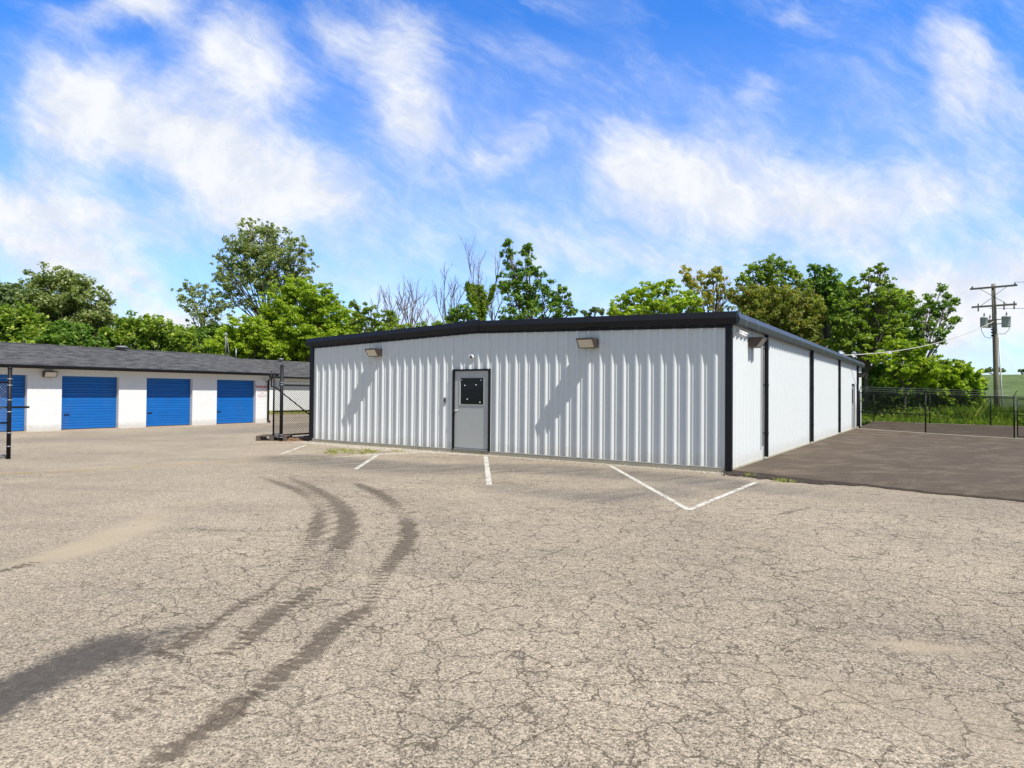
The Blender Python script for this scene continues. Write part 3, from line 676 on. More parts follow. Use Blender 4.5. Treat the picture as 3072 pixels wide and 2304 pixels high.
# side door
dr = empty('door', (0, 0, 0)); dr.parent = B
mb = MB(); mb.box(SD0, -fo, HB-.02, SD0+.05, .06, 2.25); mb.box(SD1-.05, -fo, HB-.02, SD1, .06, 2.25); mb.box(SD0+.05, -fo+.001, 2.19, SD1-.05, .06, 2.249); mb.build('door_frame', M['black'], dr)
mb = MB(); a0, a1 = SD0+.25, SD1-.25
mb.box(SD0+.05, -.018, HB, SD1-.05, .02, 1.3); mb.box(SD0+.05, -.018, 2.0, SD1-.05, .02, 2.19); mb.box(SD0+.05, -.018, 1.3, a0, .02, 2.0); mb.box(a1, -.018, 1.3, SD1-.05, .02, 2.0); mb.build('door_leaf', M['doorgrey'], dr)
mb = MB(); mb.box(a0, -.006, 1.3, a1, .01, 2.0); mb.build('window', M['glass_dark'], dr)
mb = MB(); mb.lathe([(.03, -.018), (.02, -.05), (.03, -.08), (0, -.09)], (SD0+.12, 0, 1.1), 14, 'y'); mb.build('door_knob', M['chrome'], dr)

# wall pack lamp: local x outward from the wall, y along it
def wall_light(loc, rz, label, group='wall lights on the buildings', width=.43):
    e = empty('wall_light', loc, rz, label=label, cat='light', group=group); h = width/2
    # section (outward, z)
    top, bot = .23, 0
    def pl(a, p): return (p[0], a, p[1])
    MB().box(0, -h, .0, .045, h, .235).build('back_plate', M['bronze'], e, bevel=.006)
    mb = MB()
    mb.extrude([(.045, .003), (.15, .003), (.15, .018), (.045, .018)], pl, -h+.004, h-.004)
    for s_ in (-1, 1):
        a_, c_ = (s_*h, s_*(h-.02)); mb.extrude([(.045, .002), (.155, .002), (.300, .195), (.300, .232), (.045, .232)], pl, min(a_, c_), max(a_, c_))
    mb.extrude([(.045, .214), (.30, .190), (.305, .210), (.30, .231), (.045, .236)], pl, -h+.02, h-.02)
    mb.build('housing', M['bronze'], e)
    MB().extrude([(.15, .018), (.158, .012), (.292, .190), (.284, .196)], pl, -h+.021, h-.021).build('lens', M['lens'], e)
    mb = MB()
    for s_ in (-1, 1):
        for zz in (.03, .2): mb.lathe([(.008, 0), (.008, .004), (0, .005)], (.02, s_*(h+.0), zz), 8, 'y')
    return e
lo = .0
wall_light(W(-.04, 3.10+.215, 2.755), ANG+math.pi, 'bronze wall light right of the front door, on the ribbed metal wall')
wall_light(W(-.04, 10.37+.215, 2.745), ANG+math.pi, 'bronze wall light left of the front door, on the ribbed metal wall')
wall_light(W(1.62, -.04, 2.76), ANG-math.pi/2, 'bronze wall light beside the white camera on the long side wall')
wall_light(W(23.3, -.04, 2.62), ANG-math.pi/2, 'bronze wall light at the far end of the long side wall', width=.36)
# bullet camera on the side wall
e = empty('security_camera', W(.34, -.04, 2.98), ANG-math.pi/2, label='white bullet security camera under the gutter near the front corner', cat='camera')
MB().lathe([(0, 0), (.055, 0), (.055, .03), (.035, .045), (.02, .05), (0, .05)], (0, 0, .02), 20, 'x').build('mount', M['whiteplastic'], e)
MB().tube([(.04, 0, .02), (.09, 0, .02), (.12, .01, -.01)], .016).build('arm', M['whiteplastic'], e)
mb = MB(); mb.tube([(.05, -.02, .015), (.20, .03, -.065)], .043, 16); bd = mb.build('camera_body', M['whiteplastic'], e)
MB().tube([(.20, .03, -.065), (.206, .0315, -.068)], .036, 16).build('lens', M['glass_dark'], bd)
mb = MB(); mb.tube([(.06, -.017, .058), (.225, .036, -.022)], [.03, .034], 10); mb.build('sun_hood', M['whiteplastic'], bd)
# dome camera above the front door
e = empty('dome_camera', W(-.005, 6.92, 2.64), ANG+math.pi, label='small white dome camera above the grey front door', cat='camera')
MB().lathe([(0, 0), (.07, 0), (.07, .035), (.058, .055), (.045, .06)], n=24, axis='x').build('housing', M['whiteplastic'], e)
MB().lathe([(.045, .058), (.040, .078), (.026, .094), (0, .1)], n=20, axis='x').build('dome', simple('smoked_dome', (.08, .08, .09), .08), e)
# keypad
e = empty('keypad', W(-.005, 7.857, 1.385), ANG+math.pi, label='small grey entry keypad left of the front door', cat='keypad')
MB().box(0, -.042, 0, .05, .042, .14).build('housing', simple('keypad_grey', (.22, .22, .23), .5), e, bevel=.005)
mb = MB()
for r_ in range(4):
    for c_ in range(3): mb.box(.05, -.026+c_*.02, .02+r_*.022, .054, -.012+c_*.02, .034+r_*.022)
mb.build('buttons', M['rubber'], e)

# ------------------------------------------------------------------ left storage building
T1 = 25.85
s1 = s_on(806, T1) - .0
print('left building end s', s1)
def tr_wall(mb, s0, s1_, th0, th1, z0, z1): mb.box(s0, th0, z0, s1_, th1, z1)
Bl = empty('storage_building', W(0, 0), ANG, label='low white block storage building with blue roll up doors and dark shingle roof', cat='building')
doors = [(s_on(-55, T1), s_on(82, T1)), (s_on(186, T1), s_on(357, T1)), (s_on(440, T1), s_on(578, T1)), (s_on(651, T1), s_on(768, T1))]
print('doors', doors)
w0 = doors[1][1]-doors[1][0]
EZ, DZ = 2.52, 2.22; SL = doors[0][0]-14
bay = doors[2][0]-doors[1][0]
doors = [(doors[0][1]-w0-bay, doors[0][1]-bay), (doors[0][1]-w0, doors[0][1])] + doors[1:]
mb = MB(); xs = SL
for a, c in doors:
    mb.box(xs, T1, -.1, a, T1+.24, EZ+.05); mb.box(a, T1, DZ, c, T1+.24, EZ+.05); xs = c
mb.box(xs, T1, -.1, s1, T1+.24, EZ+.05)
mb.box(s1-.2, T1+.24, -.1, s1, T1+11.8, EZ+.05); mb.box(SL, T1+11.8, -.1, s1, T1+12, EZ+.05); mb.box(SL, T1+.24, -.1, SL+.2, T1+11.8, EZ+.05)
mb.add([(s1, T1, EZ+.05), (s1, T1+6, 3.74), (s1, T1+12, EZ+.05), (s1-.2, T1, EZ+.05), (s1-.2, T1+6, 3.74), (s1-.2, T1+12, EZ+.05)], [(0, 1, 2), (3, 5, 4), (0, 3, 4, 1), (1, 4, 5, 2), (0, 2, 5, 3)])
mb.build('wall', M['block'], Bl)
ex = .22; ov = .42; th = .07; ZR = 3.80; ZE = 2.62; SRG = s_on(684, T1+6)
print('ridge end', SRG, s1)
mb = MB()
for q in (0, 1):
    y0, y1 = (T1-ov, T1+6) if q == 0 else (T1+12+ov, T1+6)
    mb.add([(SL-ex, y0, ZE), (s1+ex, y0, ZE), (SRG, y1, ZR), (SL-ex, y1, ZR), (SL-ex, y0, ZE-th), (s1+ex, y0, ZE-th), (SRG, y1, ZR-th), (SL-ex, y1, ZR-th)],
           [(0, 1, 2, 3), (4, 7, 6, 5), (0, 4, 5, 1), (1, 5, 6, 2), (3, 7, 4, 0)])
rf = mb.build('roof', M['shingle'], Bl)
def roof_pt(px_src, frac):   # s for ridge positions
    return s_on(px_src, T1+6)
# ridge cap shingles
mb = MB()
mb.add([(SL-ex, T1+6-.15, ZR-.012), (SL-ex, T1+6, ZR+.03), (SL-ex, T1+6+.15, ZR-.012), (SRG, T1+6-.15, ZR-.012), (SRG, T1+6, ZR+.03), (SRG, T1+6+.15, ZR-.012)], [(0, 3, 4, 1), (1, 4, 5, 2)])
mb.build('ridge_cap', M['shingle'], rf)
mb = MB(); mb.box(SL-ex, T1-ov+.012, 2.50, s1+ex-.02, T1-ov+.035, 2.552); mb.box(s1+ex-.03, T1-ov+.06, 2.47, s1+ex, T1-.0, 2.552); mb.build('fascia', M['black'], Bl)
MB().box(SL-ex, T1-ov+.036, 2.505, s1+ex-.04, T1-.003, 2.515).build('soffit', simple('grey_soffit', (.45, .46, .47), .7), Bl)
gx = T1-ov
MB().extrude([(gx-.008, 2.475), (gx+.011, 2.475), (gx+.011, 2.61), (gx+.0, 2.61), (gx-.10, 2.61), (gx-.12, 2.60), (gx-.12, 2.575), (gx-.09, 2.50), (gx-.07, 2.475)][::-1], lambda a, p: (a, p[0], p[1]), SL-ex, s1+ex+.05).build('gutter', M['black'], Bl)
mb = MB(); xx = s1-.05
mb.tube([(xx, gx-.05, 2.48), (xx, gx-.05, 2.42), (xx, T1-.06, 2.22), (xx, T1-.06, .22), (xx, T1-.10, .1), (xx, T1-.22, .05)], .05, 8, smooth=False); mb.build('downspout', M['black'], Bl)
for i, (a, c) in enumerate(doors):
    mb = MB(); prof = []
    z = .03; k_ = 0
    while z < DZ-.02:
        hgt = (.135, .095)[k_ % 2]; prof += [(T1+.235, z), (T1+.215, z+.012), (T1+.215, z+hgt-.02), (T1+.221, z+hgt-.01)]; z += hgt; k_ += 1
    prof = [(y, min(zz, DZ)) for y, zz in prof]
    vs = []; n = len(prof)
    for y, zz in prof: vs += [(a+.012, y, zz), (c-.012, y, zz)]
    mb.add(vs, [(2*j, 2*j+1, 2*j+3, 2*j+2) for j in range(n-1)])
    dd = mb.build('roll_up_door', M['blue'], Bl, fixn=False)
    mb = MB(); mb.box(a+.16, T1+.19, .62, a+.36, T1+.217, .655); mb.box(a+.18, T1+.205, .60, a+.34, T1+.214, .675); mb.build('latch', M['latch'], dd)
    MB().box(a+.013, T1+.20, .023, c-.013, T1+.245, .05).build('bottom_seal', M['rubber'], dd)
    MB().box(a, T1+.185, 0, a+.012, T1+.215, DZ-.001).build('door_track', M['galv'], dd); MB().box(c-.012, T1+.185, 0, c, T1+.215, DZ-.001).build('door_track', M['galv'], dd)
    MB().box(a, T1-.18, -.02, c, T1+.19, .022).build('door_apron', M['apron'], Bl)
# vents on that roof
def zroof(t): return ZE + (ZR-ZE)*(t-(T1-ov))/(6+ov)
s_ = s_on(363, T1+5.6); e = empty('roof_vent', W(s_, T1+5.6, zroof(T1+5.6)), ANG, label='squat black cap vent on the ridge of the storage building', cat='vent')
MB().lathe([(.16, -.02), (.16, .12), (.30, .12), (.31, .17), (.2, .22), (0, .24)], n=20).build('cap', M['ventgrey'], e)
s_ = s_on(690, T1+5.8); e = empty('service_mast', W(s_-.25, T1+5.9, zroof(T1+5.9)), ANG, label='tall pipe mast with a weatherhead at the right end of the ridge', cat='mast')
MB().tube([(0, 0, -.1), (0, 0, 1.2)], .035).build('pipe', M['ventgrey'], e)
MB().lathe([(.05, 1.18), (.075, 1.24), (.07, 1.32), (.03, 1.36), (0, 1.37)], n=14).build('weatherhead', M['galv'], e)
MB().tube([(0.02, 0, 1.26), (-.06, 0, 1.05), (.0, 0, .9), (.1, 0, 1.05), (.12, 0, .8), (.2, 0, .3), (.25, .05, -.02)], .014, 6).build('cable_loop', M['cable'], e)
e = empty('vent_pipe', W(s_on(706, T1+6.1)-.3, T1+5.6, zroof(T1+5.6)), ANG, label='short bare vent pipe beside the weatherhead mast', cat='vent')
MB().tube([(0, 0, -.08), (0, 0, .42)], .035).build('pipe', M['galv'], e); MB().lathe([(.045, .40), (.045, .47), (0, .48)], n=12).build('collar', M['galv'], e)
# lamp + camera + lettering on that wall
wall_light(W(s_on(145, T1), T1-.001, 2.155), ANG-math.pi/2, 'bronze wall light between two blue doors of the storage building')
cs = s_on(791, T1)
e = empty('security_camera', W(cs, T1-.001, 2.25), ANG-math.pi/2, label='white camera above the red lettering by the storage downspout', cat='camera')
MB().lathe([(0, 0), (.07, 0), (.07, .05), (.05, .07), (0, .07)], n=16, axis='x').build('mount', M['whiteplastic'], e)
MB().tube([(.06, 0, 0), (.2, 0, -.09)], .045, 12).build('camera_body', M['whiteplastic'], e)
MB().tube([(.2, 0, -.09), (.21, 0, -.096)], .038, 12).build('lens', M['glass_dark'], e)
def text_mesh(txt, size, name, mat, parent, loc, bold=0):
    cu = bpy.data.curves.new(name, 'FONT'); cu.body = txt; cu.size = size; cu.align_x = 'CENTER'; cu.extrude = .001; cu.offset = bold
    to = bpy.data.objects.new(name, cu); COL.objects.link(to); dg = bpy.context.evaluated_depsgraph_get(); dg.update()
    me = bpy.data.meshes.new_from_object(to.evaluated_get(dg)); bpy.data.objects.remove(to); me.materials.clear(); me.materials.append(mat)
    o = bpy.data.objects.new(name, me); COL.objects.link(o); o.parent = parent; o.location = loc; o.rotation_euler = (math.pi/2, 0, math.pi/2)
    return o
e = empty('wall_lettering', W(cs, T1-.004, 1.6), ANG-math.pi/2, label='red warning lettering painted on the white wall beside the last blue door', cat='sign')
red = simple('red_sign_paint', (.62, .06, .045), .7, var=.2, scale=20); pink = simple('faded_red_paint', (.62, .36, .33), .8, var=.2, scale=20)
text_mesh('WARNING', .17, 'heading', red, e, (0.002, -.08, .24), .006)
for i, l in enumerate(('THIS', 'AREA IS UNDER', 'VIDEO', 'SURVEILLANCE', 'RECORDING')): text_mesh(l, .085 if len(l) < 12 else .078, 'small_line', pink, e, (0.002, -.08, .13-i*.095))

# second storage building behind
T2 = 38.2; s20 = s_on(800, T2)-1.2; s21 = s20+30
B2 = empty('storage_building', W(0, 0), ANG, label='plain white storage building with dark roof seen beyond the open gate', cat='building')
mb = MB(); mb.box(s20, T2, -.1, s21, T2+12, 2.72); mb.add([(s20, T2, 2.72), (s20, T2+6, 4.28), (s20, T2+12, 2.72), (s21, T2, 2.72), (s21, T2+6, 4.28), (s21, T2+12, 2.72)], [(0, 1, 2), (3, 5, 4)]); mb.build('wall', M['block'], B2)
mb = MB()
for q in (0, 1):
    y0, y1 = (T2-.45, T2+6) if q == 0 else (T2+12.45, T2+6)
    mb.add([(s20-7.5, y0, 2.80), (s21, y0, 2.80), (s21, y1, 4.36), (s20-7.5, y1, 4.36), (s20-7.5, y0, 2.73), (s21, y0, 2.73), (s21, y1, 4.29), (s20-7.5, y1, 4.29)], [(0, 1, 2, 3), (4, 7, 6, 5), (0, 4, 5, 1), (1, 5, 6, 2), (3, 7, 4, 0)])
mb.build('roof', M['shingle'], B2)
MB().box(s20-7.5, T2-.56, 2.66, s21, T2-.45, 2.80).build('gutter', M['black'], B2)
e = empty('roof_vent', W(s_on(846, T2+5.2), T2+5.4, 4.28), ANG, label='small pale vent on the roof ridge beyond the gate', cat='vent')
MB().lathe([(.12, -.05), (.12, .14), (.26, .14), (.2, .22), (0, .25)], n=14).build('cap', M['galv'], e)

# ------------------------------------------------------------------ fences and gate
def chainlink(mb, s0, s1_, z0, z1, place, sp=.07, r=.0026):
    """two families of straight wires; place(a, z) -> 3d"""
    H = z1-z0; k = -H
    L = s1_-s0
    while k < L:
        for sg in (1, -1):
            if sg == 1: a0, b0, a1, b1 = k, z0, k+H, z1
            else: a0, b0, a1, b1 = k, z1, k+H, z0
            if a0 < 0: f_ = -a0/H; a0 = 0; b0 = b0+(b1-b0)*f_
            if a1 > L: f_ = (L-a0)/max(a1-a0, 1e-6); b1 = b0+(b1-b0)*f_; a1 = L
            if a1-a0 > .01:
                off = .003*sg
                p0 = Vector(place(s0+a0, b0, off)); p1 = Vector(place(s0+a1, b1, off)); d = (p1-p0).normalized(); x = d.orthogonal().normalized(); y = d.cross(x)
                vs = [p+(x*math.cos(j*2.0944)+y*math.sin(j*2.0944))*r for p in (p0, p1) for j in range(3)]
                mb.add(vs, [(0, 1, 4, 3), (1, 2, 5, 4), (2, 0, 3, 5)])
        k += sp
GT = 14.95
sg0 = s_on(822, GT)
print('gate start s', sg0)
def ug(s_, z, off=0): return (s_, GT+off, z)
e = empty('sliding_gate', W(0, 0), ANG, label='black chain link sliding gate rolled open beside the metal building', cat='gate')
g1 = sg0+7.2; zb, zt = .17, 1.88
mb = MB(); mb.tube([ug(sg0, zb-.06), ug(sg0, 2.3)], .03); mb.tube([ug(g1, zb), ug(g1, zt)], .03)
mb.tube([ug(sg0, zt), ug(g1, zt)], .03); mb.tube([ug(sg0, zb), ug(g1, zb)], .03); mb.tube([ug(sg0, .98), ug(g1, .98)], .022)
for k_ in range(3): mb.tube([ug(sg0+k_*2.4, zt-.05), ug(sg0+(k_+1)*2.4, zb+.05)], .022); mb.tube([ug(sg0+(k_+1)*2.4, zb), ug(sg0+(k_+1)*2.4, zt)], .024)
mb.build('gate_frame', M['black'], e)
mb = MB(); chainlink(mb, sg0+.03, g1, zb, zt, ug, .075, .0055); mb.build('chain_link_mesh', M['black'], e)
mb = MB(); mb.tube([(sg0-.1, GT, 1.82), (sg0-.1, GT, 2.35)], .02); mb.tube([(sg0-.1, GT, 1.82), (sg0, GT, 1.82)], .02)
for zz in (2.0, 2.13, 2.26): mb.tube([(sg0-.1, GT, zz), (g1, GT, zz)], .005, 5)
mb.build('barbed_wire_arm', M['black'], e)
mb = MB(); mb.box(sg0+1.2, GT-.07, .02, g1, GT-.02, .11); mb.build('bottom_track', M['galv'], e)
mb = MB(); mb.lathe([(0, -.03), (.07, -.03), (.07, .03), (0, .03)], (sg0+1.5, GT-.06, .09), 16, 'y'); mb.build('wheel', M['rubber'], e)
P = G(843, 1323)
ps, pt = to_st(P.x, P.y)
e = empty('gate_post', P, ANG, label='thick black gate post at the left corner of the metal building', cat='post', group='fence posts')
MB().tube([(0, 0, -.1), (0, 0, 2.5)], .055, 14).build('post', M['black'], e)
MB().lathe([(.058, 2.49), (.06, 2.52), (.035, 2.55), (0, 2.555)], n=14).build('cap', M['black'], e)
for zz in (.17, 1.92):
    mb = MB(); mb.tube([(.0, -.06, zz), (.0, .38, zz)], .008, 6)
    for dz in (-.04, .04): mb.lathe([(.062, dz-.014), (.066, dz), (.062, dz+.014)], (0, 0, zz), 14)
    mb.box(-.05, .10, zz-.07, .05, .30, zz+.08); mb.build('roller_bracket', M['galv'], e)
    MB().lathe([(0, .30), (.05, .30), (.05, .36), (0, .36)], (0, 0, zz), 14, 'y').build('roller', M['rubber'], e)
# pallet
P2_ = G(800, 1322); e = empty('wooden_pallet', P2_+Vector((.15, .3, 0)), R(6), label='dark weathered wooden pallet under the end of the gate', cat='pallet')
mb = MB()
for k_ in range(6): mb.box(-.5, -.4+k_*.145, .145, .5, -.4+k_*.145+.09, .165)
mb.build('top_boards', M['pallet'], e, bevel=.003)
mb = MB()
for y_ in (-.4, -.02, .33):
    for x_ in (-.5, -.07, .36): mb.box(x_, y_, .018, x_+.14, y_+.08, .144)
    mb.box(-.5, y_, .0, .5, y_+.08, .0155)
mb.build('blocks', M['pallet'], e)
# rusty rubble strip under the gate
def clods(name, mat, n, fn, r0, r1, **k):
    mb = MB()
    for _ in range(n):
        c = fn(); r_ = random.uniform(r0, r1); base = [(1,0,0),(-1,0,0),(0,1,0),(0,-1,0),(0,0,1),(0,0,-1)]
        rot = Matrix.Rotation(random.uniform(0, 6.28), 3, 'Z') @ Matrix.Rotation(random.uniform(0, 3), 3, 'X')
        vs = [rot @ Vector((x*r_*random.uniform(.6, 1.3), y*r_*random.uniform(.6, 1.3), z*r_*random.uniform(.5, 1))) + Vector(c) for x, y, z in base]
        mb.add(vs, [(0,2,4),(2,1,4),(1,3,4),(3,0,4),(2,0,5),(1,2,5),(3,1,5),(0,3,5)])
    return mb.build(name, mat, **k)
clods('rubble', M['rust'], 420, lambda: W(random.uniform(-.2, 2.2), random.gauss(14.6, .22), random.uniform(0, .05)), .015, .055, label='rusty brown clods of soil under the open gate', cat='soil', kind='stuff')
gm = simple('pale_gravel', (.42, .38, .31), .9, var=.35, scale=30)
def gp_():
    t_ = random.uniform(-.1, 13.8); return W(-.06 - abs(random.gauss(0, .5))*np.interp(t_, [0, 4, 6, 8, 13], [.5, .3, .3, .8, 1.0]), t_, .004)
clods('gravel', gm, 2600, gp_, .008, .022, label='pale loose gravel along the foot of the front wall', cat='gravel', kind='stuff')
clods('asphalt_crumbs', simple('asphalt_crumb', (.05, .04, .035), .9, var=.4, scale=30), 240, lambda: W(-.55+random.random()*.6, -random.uniform(-.1, 2.2), .02), .01, .03, label='dark broken asphalt crumbs at the edge of the new paving', cat='rubble', kind='stuff')
clods('pebbles', simple('pebble_dark', (.10, .085, .07), .9, var=.5, scale=30), 260, lambda: Vector((random.uniform(-11, 9), random.uniform(3.2, 13), .002)), .004, .013, label='scattered small dark pebbles on the old asphalt', cat='pebbles', kind='stuff')

# left gate post and fence
P = G(25, 1377); qs, qt = to_st(P.x, P.y)
e = empty('gate_post', P, ANG, label='black latch post at the left edge before the blue doors', cat='post', group='fence posts')
MB().tube([(0, 0, -.1), (0, 0, 2.15)], .045, 14).build('post', M['black'], e)
MB().lathe([(.048, 2.14), (.052, 2.17), (.03, 2.19), (0, 2.19)], n=14).build('cap', M['black'], e)
for zz in (.3, .62, 1.12, 1.4, 1.75, 1.9): MB().lathe([(.047, zz-.012), (.052, zz-.01), (.052, zz+.01), (.047, zz+.012)], n=14).build('tension_band', M['galv'], e)
MB().box(-.16, .046, 1.20, .42, .075, 1.25).build('gate_catch', M['black'], e)
e = empty('chain_link_fence', W(0, 0), ANG, label='black chain link fence leaving the frame at the left edge', cat='fence')
def uf(s_, z, off=0): return (s_, qt+off, z)
mb = MB(); mb.tube([uf(qs-7, .05), uf(qs-.08, .05)], .006, 5); mb.tube([uf(qs-7, 1.82), uf(qs-.05, 1.82)], .02); mb.tube([uf(qs-7, .86), uf(qs-.05, .86)], .02)
mb.build('rails', M['black'], e)
mb = MB(); chainlink(mb, qs-7, qs-.06, .04, 1.82, uf, .07, .0036); mb.build('chain_link_mesh', M['galv'], e)
mb = MB()
for zz in (1.92, 2.02, 2.12): mb.tube([uf(qs-7, zz), uf(qs, zz)], .004, 4)
mb.build('barbed_wire', M['galv'], e)
for k_ in (-3.0, -6.0): MB().tube([uf(qs+k_, -.1), uf(qs+k_, 2.1)], .03).build('fence_post', M['black'], e)

# right fence across the new asphalt (line s = 22)
FS = 22.1
def zr(d, s_=FS): return float(h_side(np.array(s_), np.array(d)))
e = empty('chain_link_fence', W(0, 0), ANG, label='black chain link fence across the brown asphalt, joined to the side wall', cat='fence')
pd = [.2, 2.95, 6.25]
for i, d_ in enumerate(pd):
    po = MB().tube([(FS, -d_, zr(d_)-.1), (FS, -d_, zr(d_)+1.84)], .032 if i else .04, 10).build('fence_post', M['black'], e)
    MB().tube([(FS, -d_, zr(d_)+1.80), (FS-.04, -d_, zr(d_)+1.9), (FS-.02, -d_-.10, zr(d_)+2.12)], .016, 6).build('barb_arm', M['black'], po)
def uR(d_, z, off=0): return (FS+off, -d_, z+zr(d_))
def rail(mb, z, d0, d1, r, fn=uR, n=8): mb.tube([fn(d0+(d1-d0)*i/n, z) for i in range(n+1)], r, 6)
mb = MB(); rail(mb, 1.78, .2, 6.25, .022); rail(mb, .85, .2, 2.95, .022); mb.build('rails', M['black'], e)
mb = MB(); chainlink(mb, .2, 6.25, .03, 1.78, uR, .075, .0052); mb.build('chain_link_mesh', M['black'], e)
mb = MB()
for zz in (1.88, 1.98, 2.08): rail(mb, zz, .2, 6.25, .0045)
mb.build('barbed_wire', M['galv'], e)
e = empty('swing_gate', W(0, 0), ANG, label='black chain link gate leaf cut by the right edge of the frame', cat='gate')
mb = MB()
for d_ in (6.36, 11.5): mb.tube([uR(d_, .08), uR(d_, 1.76)], .024, 8)
rail(mb, 1.76, 6.36, 11.5, .024); rail(mb, .08, 6.36, 11.5, .022); rail(mb, 1.02, 6.36, 11.5, .02); mb.tube([uR(6.4, .72), uR(8.9, .08)], .016, 6)
mb.build('gate_frame', M['black'], e)
mb = MB(); chainlink(mb, 6.36, 11.5, .08, 1.76, uR, .075, .0052); mb.build('chain_link_mesh', M['black'], e)
# back fence at the edge of the weeds
FB = 33.1
e = empty('chain_link_fence', W(0, 0), ANG, label='farther black chain link fence along the tall green weeds', cat='fence')
def uB(d_, z, off=0): return (FB+off, -d_, z+zr(d_, FB))
for d_ in np.arange(-.1-6.0, 30, 3.0):
    MB().tube([uB(d_, -.1), uB(d_, 1.74)], .03, 8).build('fence_post', M['black'], e)
mb = MB(); rail(mb, 1.70, -6.1, 29, .02, uB, 16); rail(mb, .86, 6, 29, .018, uB, 12); mb.build('rails', M['black'], e)
mb = MB(); chainlink(mb, -6.1, 24, .03, 1.70, uB, .09, .0048); mb.build('chain_link_mesh', M['black'], e)

# ------------------------------------------------------------------ utility pole
PD = 43.0; pb = D(2154.5, 870, PD); base = Vector((pb.x, PD, -.1)); top = D(2146, 613, PD)
e = empty('utility_pole', base, 0, label='leaning weathered wooden utility pole with two crossarms beyond the fence', cat='utility pole')
tp = top-base
MB().tube([(0, 0, -.3), tp*.33, tp*.66, tp], [.17, .155, .14, .12], 14).build('pole', M['polewood'], e)
ad = Vector((1.84, -1.7, 0)).normalized()
def on(f_): return tp*f_
def arm(pxl, pxr, half, name='crossarm'):
    pass
H_ = tp.length
for (yd, lab, hl, sh) in ((617, 'upper', 1.28, 0.02), (657, 'lower', 1.22, 0.0)):
    cz = D(2146, yd+4, PD)-base; c = Vector((tp.x*cz.z/tp.z, tp.y*cz.z/tp.z, cz.z)) + ad.cross(Vector((0, 0, 1)))*0.16
    a, d_ = c-ad*hl, c+ad*hl; nrm = Vector((-ad.y, ad.x, 0))*.05
    mb = MB(); mb.add([a-nrm+Vector((0,0,-.06)), a+nrm+Vector((0,0,-.06)), a+nrm+Vector((0,0,.06)), a-nrm+Vector((0,0,.06)), d_-nrm+Vector((0,0,-.06)), d_+nrm+Vector((0,0,-.06)), d_+nrm+Vector((0,0,.06)), d_-nrm+Vector((0,0,.06))],
                      [(0,1,2,3),(4,7,6,5),(0,4,5,1),(1,5,6,2),(2,6,7,3),(3,7,4,0)])
    ca = mb.build('crossarm', M['polewood'], e)
    sg = -1 if lab == 'upper' else 1
    mb = MB()
    for q in (-1, 1): mb.tube([c+ad*q*.78, c+Vector((0, 0, sg*.62))], .018, 6)
    mb.build('brace', M['galv'], ca)
    if lab == 'lower':
        for q in (-.85, .55, 1.08):
            mb = MB(); cc = c+ad*q*1.0; mb.lathe([(.02, -.32), (.055, -.30), (.03, -.24), (.055, -.2), (.03, -.15), (.05, -.1), (.02, -.06)], cc, 10); mb.lathe([(.02, .05), (.05, .1), (.03, .15), (.055, .2), (0, .22)], cc, 10)
            mb.build('insulator', M['ventgrey'], ca)
    else:
        for q in (-1.15, 1.15):
            MB().lathe([(.02, .05), (.06, .08), (.04, .12), (.06, .16), (0, .2)], c+ad*q, 10).build('insulator', M['ventgrey'], ca)
        up = c
def trans(cx, y0, y1, rad, dep, nm='transformer'):
    a = D(cx, y1, PD+dep)-base; h = (D(cx, y0, PD+dep)-base).z-a.z
    mb = MB().lathe([(0, 0), (rad*.96, 0), (rad, .03), (rad, h-.04), (rad*1.05, h-.03), (rad*1.05, h), (rad*.6, h+.06), (0, h+.07)], a, 20); t_ = mb.build(nm, M['transformer'], e)
    mb = MB()
    mb.lathe([(.03, h+.06), (.06, h+.10), (.03, h+.15), (.06, h+.2), (.03, h+.25), (.03, h+.32), (0, h+.33)], a+Vector((rad*.1, 0, 0)), 10); mb.build('bushing', M['ventgrey'], t_)
    pc = Vector((tp.x*(a.z+h*.7)/tp.z, tp.y*(a.z+h*.7)/tp.z, a.z+h*.7))
    mb = MB(); mb.tube([a+Vector((0, 0, h*.8)), pc+Vector((0, 0, h*.12))], .03, 6); mb.tube([a+Vector((0, 0, h*.35)), pc-Vector((0, 0, h*.3))], .03, 6); mb.build('hanger', M['galv'], t_)
    return a, h
tl = trans(2125.5, 686, 707.5, .21, -.15); tr_ = trans(2173.5, 684, 706.5, .25, -.75); trans(2138, 690, 708, .19, .5)
def atp(z): return Vector((tp.x*z/tp.z, tp.y*z/tp.z, z))
mb = MB()
zc = tl[0].z-.45
mb.tube([tl[0]+Vector((-.19, 0, .3)), tl[0]+Vector((-.18, 0, -.2)), tl[0]+Vector((.05, 0, -.62)), tl[0]+Vector((.4, 0, -.72)), atp(zc)], .018, 6)
mb.tube([tr_[0]+Vector((.23, 0, .3)), tr_[0]+Vector((.2, 0, -.15)), tr_[0]+Vector((-.1, 0, -.45)), tr_[0]+Vector((-.5, .2, -.45)), atp(zc+.1)], .018, 6)
mb.build('jumper_wire', M['ventgrey'], e)
mb = MB()
for k_ in range(3): mb.lathe([(.03, -.06), (.08, -.04), (.08, .04), (.03, .06)], atp(tl[0].z-.12-.2*k_)+Vector((-.24, -.1, 0)), 12)
mb.build('spool_insulators', M['rubber'], e)
co_b = D(2157.5, 826, PD-.25)-base
mb = MB(); mb.tube([Vector((.24, -.2, 0)), atp(6.0)+Vector((.14, -.14, 0))], .045, 8); mb.build('upright_tube', M['upright_tube'], e)
